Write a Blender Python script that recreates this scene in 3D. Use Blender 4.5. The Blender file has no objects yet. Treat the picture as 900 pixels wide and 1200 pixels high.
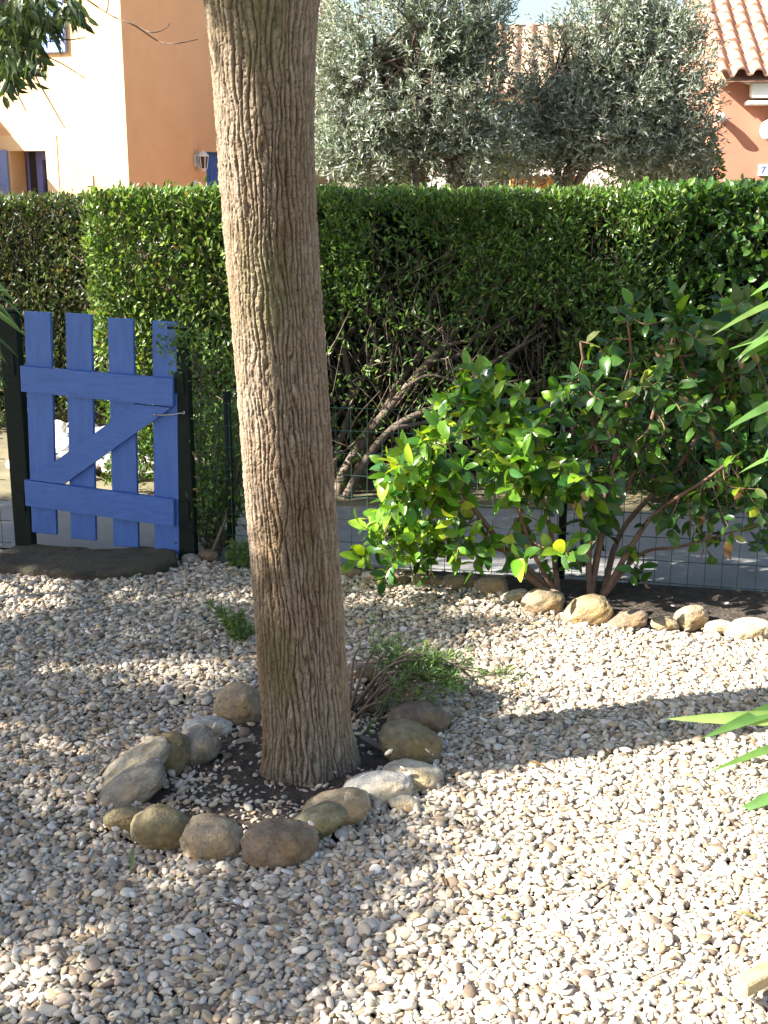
import bpy, math, random
import numpy as np
from mathutils import Vector
R = math.radians
rng = np.random.default_rng(7)
random.seed(7)
scene = bpy.context.scene
COL = scene.collection

# ------------------------------------------------------------------ camera
F = 1500.0; EYE = 1.85; PITCH = math.atan(400.0/F)
cp, sp_ = math.cos(PITCH), math.sin(PITCH)
def ray(px, py):
    a = (px-450)/F; b = (600-py)/F
    return np.array([a, cp + b*sp_, -sp_ + b*cp])
def G(px, py, z=0.0):
    d = ray(px, py); t = (z-EYE)/d[2]
    return np.array([d[0]*t, d[1]*t, z])
def at(px, py, Y):
    d = ray(px, py); t = Y/d[1]
    return np.array([d[0]*t, Y, EYE + d[2]*t])
def proj(P):
    P = np.atleast_2d(P); x, y, z = P[:, 0], P[:, 1], P[:, 2]-EYE
    dep = y*cp - z*sp_; up = y*sp_ + z*cp
    return 450 + F*x/dep, 600 - F*up/dep
cam = bpy.data.cameras.new('camera'); co = bpy.data.objects.new('camera', cam); COL.objects.link(co)
co.location = (0, 0, EYE); co.rotation_euler = (R(90)-PITCH, 0, 0)
cam.sensor_fit = 'VERTICAL'; cam.sensor_height = 24; cam.lens = 24*F/1200
cam.clip_end = 500; cam.clip_start = 0.05
scene.camera = co

# ------------------------------------------------------------------ light
SUN_AZ = 16.0; SUN_EL = 37.0       # from the left, a little behind the viewer
s_h = np.array([-math.cos(R(SUN_AZ)), -math.sin(R(SUN_AZ))])
to_sun = np.array([s_h[0]*math.cos(R(SUN_EL)), s_h[1]*math.cos(R(SUN_EL)), math.sin(R(SUN_EL))])
COT = 1/math.tan(R(SUN_EL))
w = bpy.data.worlds.new('World'); scene.world = w; w.use_nodes = True
nt = w.node_tree; bg = nt.nodes['Background']
sk = nt.nodes.new('ShaderNodeTexSky'); sk.sky_type = 'NISHITA'; sk.sun_disc = False
sk.sun_elevation = R(SUN_EL); sk.sun_rotation = math.atan2(to_sun[0], to_sun[1])
sk.dust_density = 2.0; sk.air_density = 1.0; sk.ozone_density = 1.0
nt.links.new(sk.outputs[0], bg.inputs[0]); bg.inputs[1].default_value = 0.068
sl = bpy.data.lights.new('sun', 'SUN'); sl.energy = 5.0; sl.angle = R(0.5); sl.color = (1.0, 0.94, 0.84)
so = bpy.data.objects.new('sun', sl); COL.objects.link(so)
so.rotation_euler = Vector(tuple(-to_sun)).to_track_quat('-Z', 'Y').to_euler()
so.location = tuple(to_sun*20)
scene.view_settings.view_transform = 'Standard'; scene.view_settings.look = 'None'
scene.view_settings.exposure = 2.15; scene.view_settings.gamma = 1
scene.view_settings.use_curve_mapping = False
scene.render.engine = 'CYCLES'
scene.cycles.max_bounces = 6; scene.cycles.transparent_max_bounces = 8
scene.cycles.use_denoising = True

# ------------------------------------------------------------------ noise
def _h(ix, iy, iz, seed):
    with np.errstate(over='ignore'):
        n = (ix.astype(np.int64)*374761393 + iy.astype(np.int64)*668265263 + iz.astype(np.int64)*2147483647 + seed*974634777) & 0xFFFFFFFF
        n = ((n ^ (n >> 13))*1274126177) & 0xFFFFFFFF
        n = n ^ (n >> 16)
    return (n & 0xFFFFFF)/float(0xFFFFFF)
def vnoise(P, seed=0):
    P = np.asarray(P, float); i = np.floor(P).astype(np.int64); f = P-i; f = f*f*(3-2*f)
    r = 0
    for dx in (0, 1):
        for dy in (0, 1):
            for dz in (0, 1):
                wt = (f[:, 0] if dx else 1-f[:, 0])*(f[:, 1] if dy else 1-f[:, 1])*(f[:, 2] if dz else 1-f[:, 2])
                r = r + wt*_h(i[:, 0]+dx, i[:, 1]+dy, i[:, 2]+dz, seed)
    return r
def fbm(P, o=4, seed=0):
    P = np.asarray(P, float); r = 0; a = .5
    for k in range(o):
        r = r + a*vnoise(P*2**k, seed+k*17); a *= .5
    return r/(1-.5**o)

# ------------------------------------------------------------------ mesh helpers
WL = {}
def mk(name, V, Fs, mat, parent=None, col=None, smooth=True, attr=None):
    """one mesh object; V in world space, Fs a list of (n,k) index arrays"""
    V = np.asarray(V, float)
    if parent is not None: V = V - WL[parent.name]
    me = bpy.data.meshes.new(name)
    Fs = [np.asarray(f, np.int32) for f in Fs if len(f)]
    me.vertices.add(len(V)); me.vertices.foreach_set('co', V.astype(np.float32).ravel())
    loops = np.concatenate([f.ravel() for f in Fs]); tot = np.concatenate([np.full(len(f), f.shape[1], np.int32) for f in Fs])
    st = np.concatenate([[0], np.cumsum(tot)[:-1]]).astype(np.int32)
    me.loops.add(len(loops)); me.loops.foreach_set('vertex_index', loops)
    me.polygons.add(len(tot)); me.polygons.foreach_set('loop_start', st); me.polygons.foreach_set('loop_total', tot)
    me.update(calc_edges=True); me.validate()
    me.polygons.foreach_set('use_smooth', np.full(len(me.polygons), smooth, bool))
    if col is not None:
        a = me.attributes.new('col', 'FLOAT_COLOR', 'POINT')
        c = np.ones((len(V), 4), np.float32); c[:, :3] = col; a.data.foreach_set('color', c.ravel())
    if attr is not None:
        for k, v in attr.items():
            a = me.attributes.new(k, 'FLOAT', 'POINT'); a.data.foreach_set('value', np.asarray(v, np.float32))
    o = bpy.data.objects.new(name, me); COL.objects.link(o)
    if mat: me.materials.append(mat)
    if parent is not None: o.parent = parent; WL[o.name] = WL[parent.name]
    else: WL[o.name] = np.zeros(3)
    return o
def tag(o, label=None, cat=None, group=None, kind=None):
    if label: o['label'] = label
    if cat: o['category'] = cat
    if group: o['group'] = group
    if kind: o['kind'] = kind
    return o
def thing(name, label, cat, loc, group=None):
    o = bpy.data.objects.new(name, None); COL.objects.link(o); o.location = tuple(loc); o.empty_display_size = .2
    WL[o.name] = np.array(loc, float); return tag(o, label, cat, group)
class MB:
    def __init__(s): s.V = []; s.F = {}; s.n = 0; s.C = []
    def add(s, V, Fs, col=None):
        V = np.asarray(V, float)
        for f in Fs:
            f = np.asarray(f, np.int64)
            if len(f): s.F.setdefault(f.shape[1], []).append(f+s.n)
        s.V.append(V); s.n += len(V)
        if col is not None: s.C.append(np.broadcast_to(np.asarray(col, float), (len(V), 3)))
    def box(s, c, h, ax=None, bev=0.0):
        """bevelled box: centre, half sizes, axes rows"""
        ax = np.eye(3) if ax is None else np.asarray(ax, float); h = np.asarray(h, float)
        if bev <= 0:
            v = np.array([[x, y, z] for x in (-1, 1) for y in (-1, 1) for z in (-1, 1)], float)*h
            f = [[0, 1, 3, 2], [4, 6, 7, 5], [0, 4, 5, 1], [2, 3, 7, 6], [0, 2, 6, 4], [1, 5, 7, 3]]
            s.add(v@ax + np.asarray(c), [np.array(f)]); return
        v = []; idx = {}
        for x in (-1, 1):
            for y in (-1, 1):
                for z in (-1, 1):
                    for k in range(3):
                        p = np.array([x, y, z], float)*(h-bev); p[k] = (x, y, z)[k]*h[k]
                        idx[(x, y, z, k)] = len(v); v.append(p)
        q = []; t = []
        def quad(a, b, c2, d, n):
            A, B, C = np.array(v[a]), np.array(v[b]), np.array(v[c2])
            q.append([a, b, c2, d] if np.dot(np.cross(B-A, C-B), n) > 0 else [d, c2, b, a])
        for k in range(3):
            i, j = [m for m in range(3) if m != k]
            for sgn in (-1, 1):
                def key(a, b):
                    xyz = [0, 0, 0]; xyz[k] = sgn; xyz[i] = a; xyz[j] = b; return idx[(*xyz, k)]
                n = np.zeros(3); n[k] = sgn
                quad(key(-1, -1), key(1, -1), key(1, 1), key(-1, 1), n)
            for a in (-1, 1):
                for b in (-1, 1):
                    def ke(cc, face):
                        xyz = [0, 0, 0]; xyz[k] = cc; xyz[i] = a; xyz[j] = b; return idx[(*xyz, face)]
                    n = np.zeros(3); n[i] = a; n[j] = b
                    quad(ke(-1, i), ke(1, i), ke(1, j), ke(-1, j), n)
        for x in (-1, 1):
            for y in (-1, 1):
                for z in (-1, 1):
                    a, b, c2 = [idx[(x, y, z, k)] for k in range(3)]
                    A, B, C = np.array(v[a]), np.array(v[b]), np.array(v[c2])
                    t.append([a, b, c2] if np.dot(np.cross(B-A, C-B), (x, y, z)) > 0 else [c2, b, a])
        s.add(np.array(v)@ax + np.asarray(c), [np.array(q), np.array(t)])
    def tube(s, P, r, n=8, col=None, caps=True):
        P = np.asarray(P, float); m = len(P); r = np.broadcast_to(np.asarray(r, float), (m,))
        T = np.gradient(P, axis=0); T /= np.linalg.norm(T, axis=1, keepdims=True)+1e-9
        ref = np.array([0.31, 0.17, .93]) if abs(T[:, 2]).mean() < .8 else np.array([1., .1, 0])
        A = np.cross(T, ref); A /= np.linalg.norm(A, axis=1, keepdims=True)+1e-9; B = np.cross(T, A)
        th = np.linspace(0, 2*np.pi, n, endpoint=False)
        V = P[:, None] + r[:, None, None]*(A[:, None]*np.cos(th)[None, :, None] + B[:, None]*np.sin(th)[None, :, None])
        V = V.reshape(-1, 3); k = np.arange(m-1)[:, None]*n; j = np.arange(n)[None]; j2 = (j+1) % n
        f = np.stack([k+j, k+n+j, k+n+j2, k+j2], -1).reshape(-1, 4)
        fs = [f]
        if caps:
            V = np.vstack([V, P[0], P[-1]]); a, b = m*n, m*n+1
            i = np.arange(n); fs.append(np.vstack([np.stack([np.full(n, a), i, (i+1) % n], 1), np.stack([np.full(n, b), (m-1)*n+(i+1) % n, (m-1)*n+i], 1)]))
        s.add(V, fs, col)
    def build(s, name, mat, parent=None, smooth=False, **kw):
        col = np.vstack(s.C) if s.C and len(s.C) == len(s.V) else None
        return mk(name, np.vstack(s.V), [np.vstack(x) for x in s.F.values()], mat, parent, col=col, smooth=smooth, **kw)
def spline(P, n=20):
    P = np.asarray(P, float); m = len(P); out = []
    t = np.linspace(0, m-1, n)
    Q = np.vstack([2*P[0]-P[1], P, 2*P[-1]-P[-2]])
    for x in t:
        i = min(int(x), m-2); u = x-i; p0, p1, p2, p3 = Q[i], Q[i+1], Q[i+2], Q[i+3]
        out.append(.5*((2*p1)+(-p0+p2)*u+(2*p0-5*p1+4*p2-p3)*u*u+(-p0+3*p1-3*p2+p3)*u**3))
    return np.array(out)
def ico(sub):
    t = (1+5**.5)/2
    v = [(-1, t, 0), (1, t, 0), (-1, -t, 0), (1, -t, 0), (0, -1, t), (0, 1, t), (0, -1, -t), (0, 1, -t), (t, 0, -1), (t, 0, 1), (-t, 0, -1), (-t, 0, 1)]
    v = [np.array(x)/np.linalg.norm(x) for x in v]
    f = [(0, 11, 5), (0, 5, 1), (0, 1, 7), (0, 7, 10), (0, 10, 11), (1, 5, 9), (5, 11, 4), (11, 10, 2), (10, 7, 6), (7, 1, 8), (3, 9, 4), (3, 4, 2), (3, 2, 6), (3, 6, 8), (3, 8, 9), (4, 9, 5), (2, 4, 11), (6, 2, 10), (8, 6, 7), (9, 8, 1)]
    for _ in range(sub):
        c = {}; nf = []
        def mid(a, b):
            k = (min(a, b), max(a, b))
            if k not in c:
                m = v[a]+v[b]; v.append(m/np.linalg.norm(m)); c[k] = len(v)-1
            return c[k]
        for a, b, d in f:
            x, y, z = mid(a, b), mid(b, d), mid(d, a); nf += [(a, x, z), (b, y, x), (d, z, y), (x, y, z)]
        f = nf
    return np.array(v), np.array(f)

# leaves -------------------------------------------------------------------
def leaf_tmpl(ts, ws, curl, fold):
    v = []; f4 = []; f3 = []
    n = len(ts)
    for t in ts: v.append((0, t, -curl*t*t, 0))
    L = {}; Rr = {}
    for i in range(1, n-1):
        L[i] = len(v); v.append((-ws[i], ts[i], -curl*ts[i]**2, fold*ws[i]))
        Rr[i] = len(v); v.append((ws[i], ts[i], -curl*ts[i]**2, fold*ws[i]))
    f3 += [(0, 1, L[1]), (0, Rr[1], 1), (n-2, n-1, L[n-2]), (n-2, Rr[n-2], n-1)]
    for i in range(1, n-2):
        f4 += [(i, i+1, L[i+1], L[i]), (i, Rr[i], Rr[i+1], i+1)]
    return np.array(v, float), [np.array(f3)]+([np.array(f4)] if f4 else [])
T_SMALL = leaf_tmpl([0, .5, 1], [0, .5, 0], .12, .35)
T_MID = leaf_tmpl([0, .3, .68, 1], [0, .45, .42, 0], .2, .3)
T_BIG = leaf_tmpl([0, .1, .28, .5, .75, .92, 1], [0, .2, .43, .5, .38, .16, 0], .22, .3)
T_LANCE = leaf_tmpl([0, .08, .2, .35, .5, .65, .8, .92, 1], [0, .22, .4, .5, .5, .43, .3, .14, 0], .3, .35)
def norm(a): return a/(np.linalg.norm(a, axis=-1, keepdims=True)+1e-9)
def runit(n): return norm(rng.normal(size=(n, 3)))
def leaves(P, D, N, L, W, tm, wav=0.0):
    T, Fs = tm; n = len(P); k = len(T)
    D = norm(D); X = norm(np.cross(D, N)); N = np.cross(X, D)
    L = np.broadcast_to(L, (n,)); W = np.broadcast_to(W, (n,))
    V = P[:, None] + (L[:, None]*T[None, :, 1])[..., None]*D[:, None] + (W[:, None]*T[None, :, 0])[..., None]*X[:, None] + (L[:, None]*T[None, :, 2]+W[:, None]*T[None, :, 3])[..., None]*N[:, None]
    if wav: V = V + N[:, None]*(rng.normal(size=(n, k, 1))*wav*L[:, None, None])
    off = (np.arange(n)*k)[:, None, None]
    return V.reshape(-1, 3), [(f[None]+off).reshape(-1, f.shape[1]) for f in Fs], k
def pal(n, cols, wts, jit=.15, cj=.3):
    c = np.array(cols)[rng.choice(len(cols), n, p=np.array(wts)/sum(wts))]
    return np.clip(c*(1+rng.normal(size=(n, 1))*jit)*(1+rng.normal(size=(n, 3))*jit*cj), .004, .95)
def foliage(name, mat, parent, P, D, N, L, W, tm, cols, wts, jit=.18, wav=0.0, smooth=False):
    V, Fs, k = leaves(P, D, N, L, W, tm, wav)
    return mk(name, V, Fs, mat, parent, col=np.repeat(pal(len(P), cols, wts, jit), k, 0), smooth=smooth)

# ------------------------------------------------------------------ materials
def mat(name):
    m = bpy.data.materials.new(name); m.use_nodes = True
    n = m.node_tree.nodes; b = n['Principled BSDF']; return m, n, m.node_tree.links, b
def ramp(n, stops):
    r = n.new('ShaderNodeValToRGB'); e = r.color_ramp.elements
    while len(e) < len(stops): e.new(.5)
    for i, (p, c) in enumerate(stops): e[i].position = p; e[i].color = (*c, 1)
    return r
def wear(m, sc, colr, lo, hi, st=(1, 1, 1)):
    n = m.node_tree.nodes; l = m.node_tree.links; b = n['Principled BSDF']; src = b.inputs['Base Color'].links[0].from_socket
    tc = n.new('ShaderNodeTexCoord'); mp = n.new('ShaderNodeMapping'); mp.inputs['Scale'].default_value = st; l.new(tc.outputs['Object'], mp.inputs[0])
    nz = n.new('ShaderNodeTexNoise'); nz.inputs['Scale'].default_value = sc; nz.inputs['Detail'].default_value = 8; nz.inputs['Roughness'].default_value = .75; l.new(mp.outputs[0], nz.inputs['Vector'])
    r = ramp(n, [(lo, (0, 0, 0)), (hi, (1, 1, 1))]); l.new(nz.outputs[0], r.inputs[0]); mx = n.new('ShaderNodeMix'); mx.data_type = 'RGBA'; l.new(r.outputs[0], mx.inputs[0]); l.new(src, mx.inputs[6]); mx.inputs[7].default_value = (*colr, 1); l.new(mx.outputs[2], b.inputs['Base Color'])
def noise_mat(name, c1, c2, scale=8, rough=.8, bump=.3, bscale=60, detail=6, coord='Object', c3=None, dist=.01, stretch=None):
    m, n, l, b = mat(name)
    tc = n.new('ShaderNodeTexCoord'); src = tc.outputs[coord]
    if stretch:
        mp = n.new('ShaderNodeMapping'); mp.inputs['Scale'].default_value = stretch; l.new(src, mp.inputs[0]); src = mp.outputs[0]
    nz = n.new('ShaderNodeTexNoise'); nz.inputs['Scale'].default_value = scale; nz.inputs['Detail'].default_value = detail; nz.inputs['Roughness'].default_value = .65
    l.new(src, nz.inputs['Vector'])
    st = [(.33, c1), (.67, c2)] if c3 is None else [(.3, c1), (.52, c2), (.7, c3)]
    r = ramp(n, st); l.new(nz.outputs[0], r.inputs[0]); l.new(r.outputs[0], b.inputs['Base Color'])
    b.inputs['Roughness'].default_value = rough
    if bump:
        n2 = n.new('ShaderNodeTexNoise'); n2.inputs['Scale'].default_value = bscale; n2.inputs['Detail'].default_value = 5
        l.new(src, n2.inputs['Vector']); bp = n.new('ShaderNodeBump'); bp.inputs['Strength'].default_value = bump; bp.inputs['Distance'].default_value = dist
        l.new(n2.outputs[0], bp.inputs['Height']); l.new(bp.outputs[0], b.inputs['Normal'])
    return m
def leaf_mat(name, rough=.4, spec=.5, trans=.35, tcol=(1.5, 1.5, .5)):
    m, n, l, b = mat(name)
    a = n.new('ShaderNodeAttribute'); a.attribute_name = 'col'
    tc = n.new('ShaderNodeTexCoord'); nz = n.new('ShaderNodeTexNoise'); nz.inputs['Scale'].default_value = 25; nz.inputs['Detail'].default_value = 3
    l.new(tc.outputs['Object'], nz.inputs['Vector'])
    mr = n.new('ShaderNodeMapRange'); mr.inputs[3].default_value = .7; mr.inputs[4].default_value = 1.3; l.new(nz.outputs[0], mr.inputs[0])
    v = n.new('ShaderNodeVectorMath'); v.operation = 'SCALE'; l.new(a.outputs['Color'], v.inputs[0]); l.new(mr.outputs[0], v.inputs['Scale'])
    l.new(v.outputs[0], b.inputs['Base Color']); b.inputs['Roughness'].default_value = rough; b.inputs['Specular IOR Level'].default_value = spec
    t = n.new('ShaderNodeBsdfTranslucent'); mu = n.new('ShaderNodeVectorMath'); mu.operation = 'MULTIPLY'; mu.inputs[1].default_value = tcol
    l.new(v.outputs[0], mu.inputs[0]); l.new(mu.outputs[0], t.inputs[0])
    mx = n.new('ShaderNodeMixShader'); mx.inputs[0].default_value = trans
    l.new(b.outputs[0], mx.inputs[1]); l.new(t.outputs[0], mx.inputs[2]); l.new(mx.outputs[0], n['Material Output'].inputs[0])
    return m
def attr_mat(name, rough=.8, scale=40, lo=.75, hi=1.25, bump=.3, bscale=150, spec=.4, dist=.004, warm=None):
    m, n, l, b = mat(name)
    a = n.new('ShaderNodeAttribute'); a.attribute_name = 'col'
    tc = n.new('ShaderNodeTexCoord'); nz = n.new('ShaderNodeTexNoise'); nz.inputs['Scale'].default_value = scale; nz.inputs['Detail'].default_value = 6; nz.inputs['Roughness'].default_value = .7
    l.new(tc.outputs['Object'], nz.inputs['Vector'])
    mr = n.new('ShaderNodeMapRange'); mr.inputs[1].default_value = .25; mr.inputs[2].default_value = .75; mr.inputs[3].default_value = lo; mr.inputs[4].default_value = hi; l.new(nz.outputs[0], mr.inputs[0])
    v = n.new('ShaderNodeVectorMath'); v.operation = 'SCALE'; l.new(a.outputs['Color'], v.inputs[0]); l.new(mr.outputs[0], v.inputs['Scale'])
    out = v.outputs[0]
    if warm:
        n3 = n.new('ShaderNodeTexNoise'); n3.inputs['Scale'].default_value = warm[0]; n3.inputs['Detail'].default_value = 4; l.new(tc.outputs['Object'], n3.inputs['Vector'])
        rp = ramp(n, [(.45, (1, 1, 1)), (.65, warm[1])]); l.new(n3.outputs[0], rp.inputs[0])
        mm = n.new('ShaderNodeVectorMath'); mm.operation = 'MULTIPLY'; l.new(out, mm.inputs[0]); l.new(rp.outputs[0], mm.inputs[1]); out = mm.outputs[0]
    l.new(out, b.inputs['Base Color']); b.inputs['Roughness'].default_value = rough; b.inputs['Specular IOR Level'].default_value = spec
    n2 = n.new('ShaderNodeTexNoise'); n2.inputs['Scale'].default_value = bscale; n2.inputs['Detail'].default_value = 5; l.new(tc.outputs['Object'], n2.inputs['Vector'])
    bp = n.new('ShaderNodeBump'); bp.inputs['Strength'].default_value = bump; bp.inputs['Distance'].default_value = dist
    l.new(n2.outputs[0], bp.inputs['Height']); l.new(bp.outputs[0], b.inputs['Normal'])
    return m

M_pebble = attr_mat('pebble_stone', .75, 90, .82, 1.15, .25, 260, .35, .002)
M_stone = attr_mat('field_stone', .82, 22, .5, 1.4, .8, 130, .3, .006, warm=(7, (.95, .8, .58)))
M_leaf = leaf_mat('hedge_leaf', .38, .5, .3)
M_bigleaf = leaf_mat('glossy_bush_leaf', .27, .6, .4, (1.9, 1.6, .35))
M_olive = leaf_mat('olive_leaf', .36, .6, .28, (1.3, 1.3, .8))
M_lance = leaf_mat('lance_leaf', .35, .5, .35)
M_twig = noise_mat('twig_bark', (.10, .07, .05), (.2, .15, .11), 20, .9, .4, 80)
M_stem = noise_mat('hedge_stem_bark', (.08, .055, .04), (.19, .145, .11), 14, .85, .5, 60)
M_stemred = noise_mat('bush_stem_bark', (.12, .06, .04), (.25, .14, .09), 20, .8, .4, 80)
M_soil = noise_mat('dark_soil', (.025, .018, .013), (.085, .062, .045), 18, .95, .8, 60, dist=.03)
M_ground = noise_mat('earth', (.1, .09, .05), (.2, .17, .1), 3, .95, .4, 20)
M_path = noise_mat('path_paving', (.21, .21, .21), (.27, .267, .26), 5, .9, .25, 120, dist=.004)
M_blue = noise_mat('blue_paint', (.05, .125, .40), (.068, .16, .48), 5, .55, .35, 24, coord='Object', stretch=(6, 6, 1.2), dist=.006)
M_blueh = noise_mat('blue_paint_rail', (.05, .125, .40), (.068, .16, .48), 5, .55, .35, 24, coord='Object', stretch=(1.2, 6, 9), dist=.006)
wear(M_blue, 9, (.04, .08, .25), .55, .8, (5, 5, 1)); wear(M_blueh, 9, (.04, .08, .25), .55, .8, (1, 5, 6)); wear(M_blue, 22, (.2, .26, .46), .66, .72, (3, 3, 1)); wear(M_blueh, 22, (.2, .26, .46), .66, .72, (1, 3, 4)); wear(M_path, 1.6, (.17, .165, .155), .45, .75); wear(M_path, 40, (.15, .15, .14), .6, .7)
M_post = noise_mat('dark_green_paint', (.006, .011, .009), (.012, .019, .015), 9, .7, .15, 60); M_post.node_tree.nodes['Principled BSDF'].inputs['Specular IOR Level'].default_value = .2
M_wire = noise_mat('green_wire', (.015, .05, .035), (.03, .085, .06), 5, .5, 0)
M_steel = noise_mat('zinc_steel', (.35, .35, .34), (.5, .5, .49), 30, .35, .1); M_steel.node_tree.nodes['Principled BSDF'].inputs['Metallic'].default_value = .9
M_moss = noise_mat('mossy_wood', (.03, .026, .018), (.10, .08, .055), 9, .95, 1.0, 60, c3=(.05, .07, .018), dist=.02, stretch=(1, 3, 3))
M_peach = noise_mat('peach_render', (.70, .43, .215), (.76, .48, .245), 2.2, .9, .35, 140, dist=.004)
M_peachpale = noise_mat('pale_surround_paint', (.8, .58, .32), (.84, .62, .36), 3, .9, .25, 140, dist=.003)
M_red = noise_mat('red_render', (.44, .185, .12), (.50, .215, .14), 2.5, .9, .3, 120, dist=.004)
M_orange = noise_mat('orange_render', (.62, .27, .08), (.68, .31, .1), 2, .9, .3, 100)
M_cream = noise_mat('cream_render', (.62, .58, .52), (.7, .66, .6), 2, .9, .3, 100)
M_shut = noise_mat('shutter_paint', (.2, .3, .62), (.24, .34, .68), 4, .5, .1)
M_bframe = noise_mat('blue_joinery', (.1, .12, .32), (.13, .15, .38), 4, .5, .1)
M_white = noise_mat('white_paint', (.74, .73, .7), (.8, .79, .76), 5, .5, .1)
M_numblue = noise_mat('number_blue', (.03, .06, .3), (.04, .08, .36), 5, .4, 0)
M_dark = noise_mat('dark_grey_render', (.04, .04, .045), (.07, .07, .075), 4, .9, .2)
M_wood = noise_mat('grey_stake_wood', (.2, .15, .1), (.34, .27, .19), 8, .9, .5, 40, stretch=(4, 4, .6))
def glass_mat():
    m, n, l, b = mat('window_glass'); b.inputs['Base Color'].default_value = (.02, .022, .025, 1); b.inputs['Roughness'].default_value = .08; b.inputs['Specular IOR Level'].default_value = .6
    return m
M_glass = glass_mat()
def tile_mat(name, a, b_, c):
    m = noise_mat(name, a, b_, 9, .85, .35, 90, c3=c, dist=.004); return m
M_tile = tile_mat('terracotta_tile', (.29, .14, .095), (.41, .235, .16), (.46, .33, .24))
M_tileold = tile_mat('weathered_tile', (.3, .18, .12), (.42, .29, .2), (.5, .4, .3))

# bark: colour from the stored furrow depth
def bark_mat():
    m, n, l, b = mat('furrowed_bark')
    a = n.new('ShaderNodeAttribute'); a.attribute_name = 'ridge'
    g = n.new('ShaderNodeAttribute'); g.attribute_name = 'moss'
    tc = n.new('ShaderNodeTexCoord'); mp = n.new('ShaderNodeMapping'); mp.inputs['Scale'].default_value = (1, 1, .3); l.new(tc.outputs['Object'], mp.inputs[0])
    nz = n.new('ShaderNodeTexNoise'); nz.inputs['Scale'].default_value = 45; nz.inputs['Detail'].default_value = 7; nz.inputs['Roughness'].default_value = .7; l.new(mp.outputs[0], nz.inputs['Vector'])
    r = ramp(n, [(0, (.026, .018, .012)), (.3, (.088, .063, .042)), (.68, (.19, .145, .102)), (1, (.305, .255, .2))])
    ad = n.new('ShaderNodeMath'); ad.operation = 'MULTIPLY_ADD'; ad.inputs[1].default_value = .55; l.new(nz.outputs[0], ad.inputs[0])
    ml = n.new('ShaderNodeMath'); ml.operation = 'MULTIPLY_ADD'; ml.inputs[1].default_value = .72; ml.inputs[2].default_value = -.1; l.new(a.outputs['Fac'], ml.inputs[0]); l.new(ml.outputs[0], ad.inputs[2])
    l.new(ad.outputs[0], r.inputs[0])
    mx = n.new('ShaderNodeMix'); mx.data_type = 'RGBA'; l.new(g.outputs['Fac'], mx.inputs[0]); l.new(r.outputs[0], mx.inputs[6])
    mx.inputs[7].default_value = (.13, .125, .055, 1)
    nb = n.new('ShaderNodeTexNoise'); nb.inputs['Scale'].default_value = 5; nb.inputs['Detail'].default_value = 5; nb.inputs['Roughness'].default_value = .7; l.new(mp.outputs[0], nb.inputs['Vector'])
    rb = ramp(n, [(.36, (.78, .70, .60)), (.5, (1, .97, .93)), (.66, (1.12, 1.16, 1.2))]); l.new(nb.outputs[0], rb.inputs[0])
    mb_ = n.new('ShaderNodeVectorMath'); mb_.operation = 'MULTIPLY'; l.new(mx.outputs[2], mb_.inputs[0]); l.new(rb.outputs[0], mb_.inputs[1]); l.new(mb_.outputs[0], b.inputs['Base Color'])
    b.inputs['Roughness'].default_value = .92; b.inputs['Specular IOR Level'].default_value = .2
    bp = n.new('ShaderNodeBump'); bp.inputs['Strength'].default_value = .7; bp.inputs['Distance'].default_value = .006; l.new(nz.outputs[0], bp.inputs['Height']); l.new(bp.outputs[0], b.inputs['Normal'])
    return m
M_bark = bark_mat()

# ------------------------------------------------------------------ layout of the fence line and hedge line
A_ = G(28, 645); B_ = G(850, 697)
u_f = np.array([B_[0]-A_[0], B_[1]-A_[1], 0.]); u_f /= np.linalg.norm(u_f); n_f = np.array([-u_f[1], u_f[0], 0.])   # n_f points away from the viewer
def FPt(px, py, d=0.0):
    """point where the sight line meets the upright plane d metres behind the fence line"""
    q = ray(px, py); o = np.array([0, 0, EYE]); t = np.dot(A_+n_f*d-o, n_f)/np.dot(q, n_f); return o+q*t
def fence_y(x): return A_[1] + (x-A_[0])*u_f[1]/u_f[0]

# ------------------------------------------------------------------ ground, path, soil
def sheet(name, x0, x1, y0, y1, z, m, nx=2, ny=2, fz=None):
    xs, ys = np.linspace(x0, x1, nx), np.linspace(y0, y1, ny); X, Y = np.meshgrid(xs, ys); Z = np.full_like(X, z)
    if fz is not None: Z = fz(X, Y)
    V = np.stack([X, Y, Z], -1).reshape(-1, 3); i = np.arange(ny-1)[:, None]*nx + np.arange(nx-1)[None]
    Fq = np.stack([i, i+1, i+nx+1, i+nx], -1).reshape(-1, 4)
    return mk(name, V, [Fq], m)
tag(sheet('ground', -300, 300, -60, 420, -.03, M_ground), 'earth and lawn spreading out to the houses', 'ground', kind='structure')
def strip(name, pts_front, pts_back, z, m, lab, cat):
    P = np.array(list(pts_front)+list(pts_back[::-1])); V = np.c_[P, np.full(len(P), z)]
    return tag(mk(name, V, [np.arange(len(P))[None]], m), lab, cat, kind='structure')
fx0, fx1 = -9., 9.
strip('path', [(fx0, fence_y(fx0)+.06), (fx1, fence_y(fx1)+.06)], [(fx0, 7.75), (fx1, 6.45)], -.012, M_path, 'grey paved lane beyond the wire fence', 'path')
strip('soil', [(-.7, fence_y(-.7)-.1), (.35, fence_y(.35)-.1), (.75, fence_y(.75)-.42), (3.5, fence_y(3.5)-.52)], [(-.7, fence_y(-.7)+.05), (.35, fence_y(.35)+.05), (.8, fence_y(.8)+.05), (3.5, fence_y(3.5)+.05)], .012, M_soil, 'dark soil bed under the glossy bush along the wire fence', 'soil')

TB = G(361, 898); TY = TB[1]        # tree base centre
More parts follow.
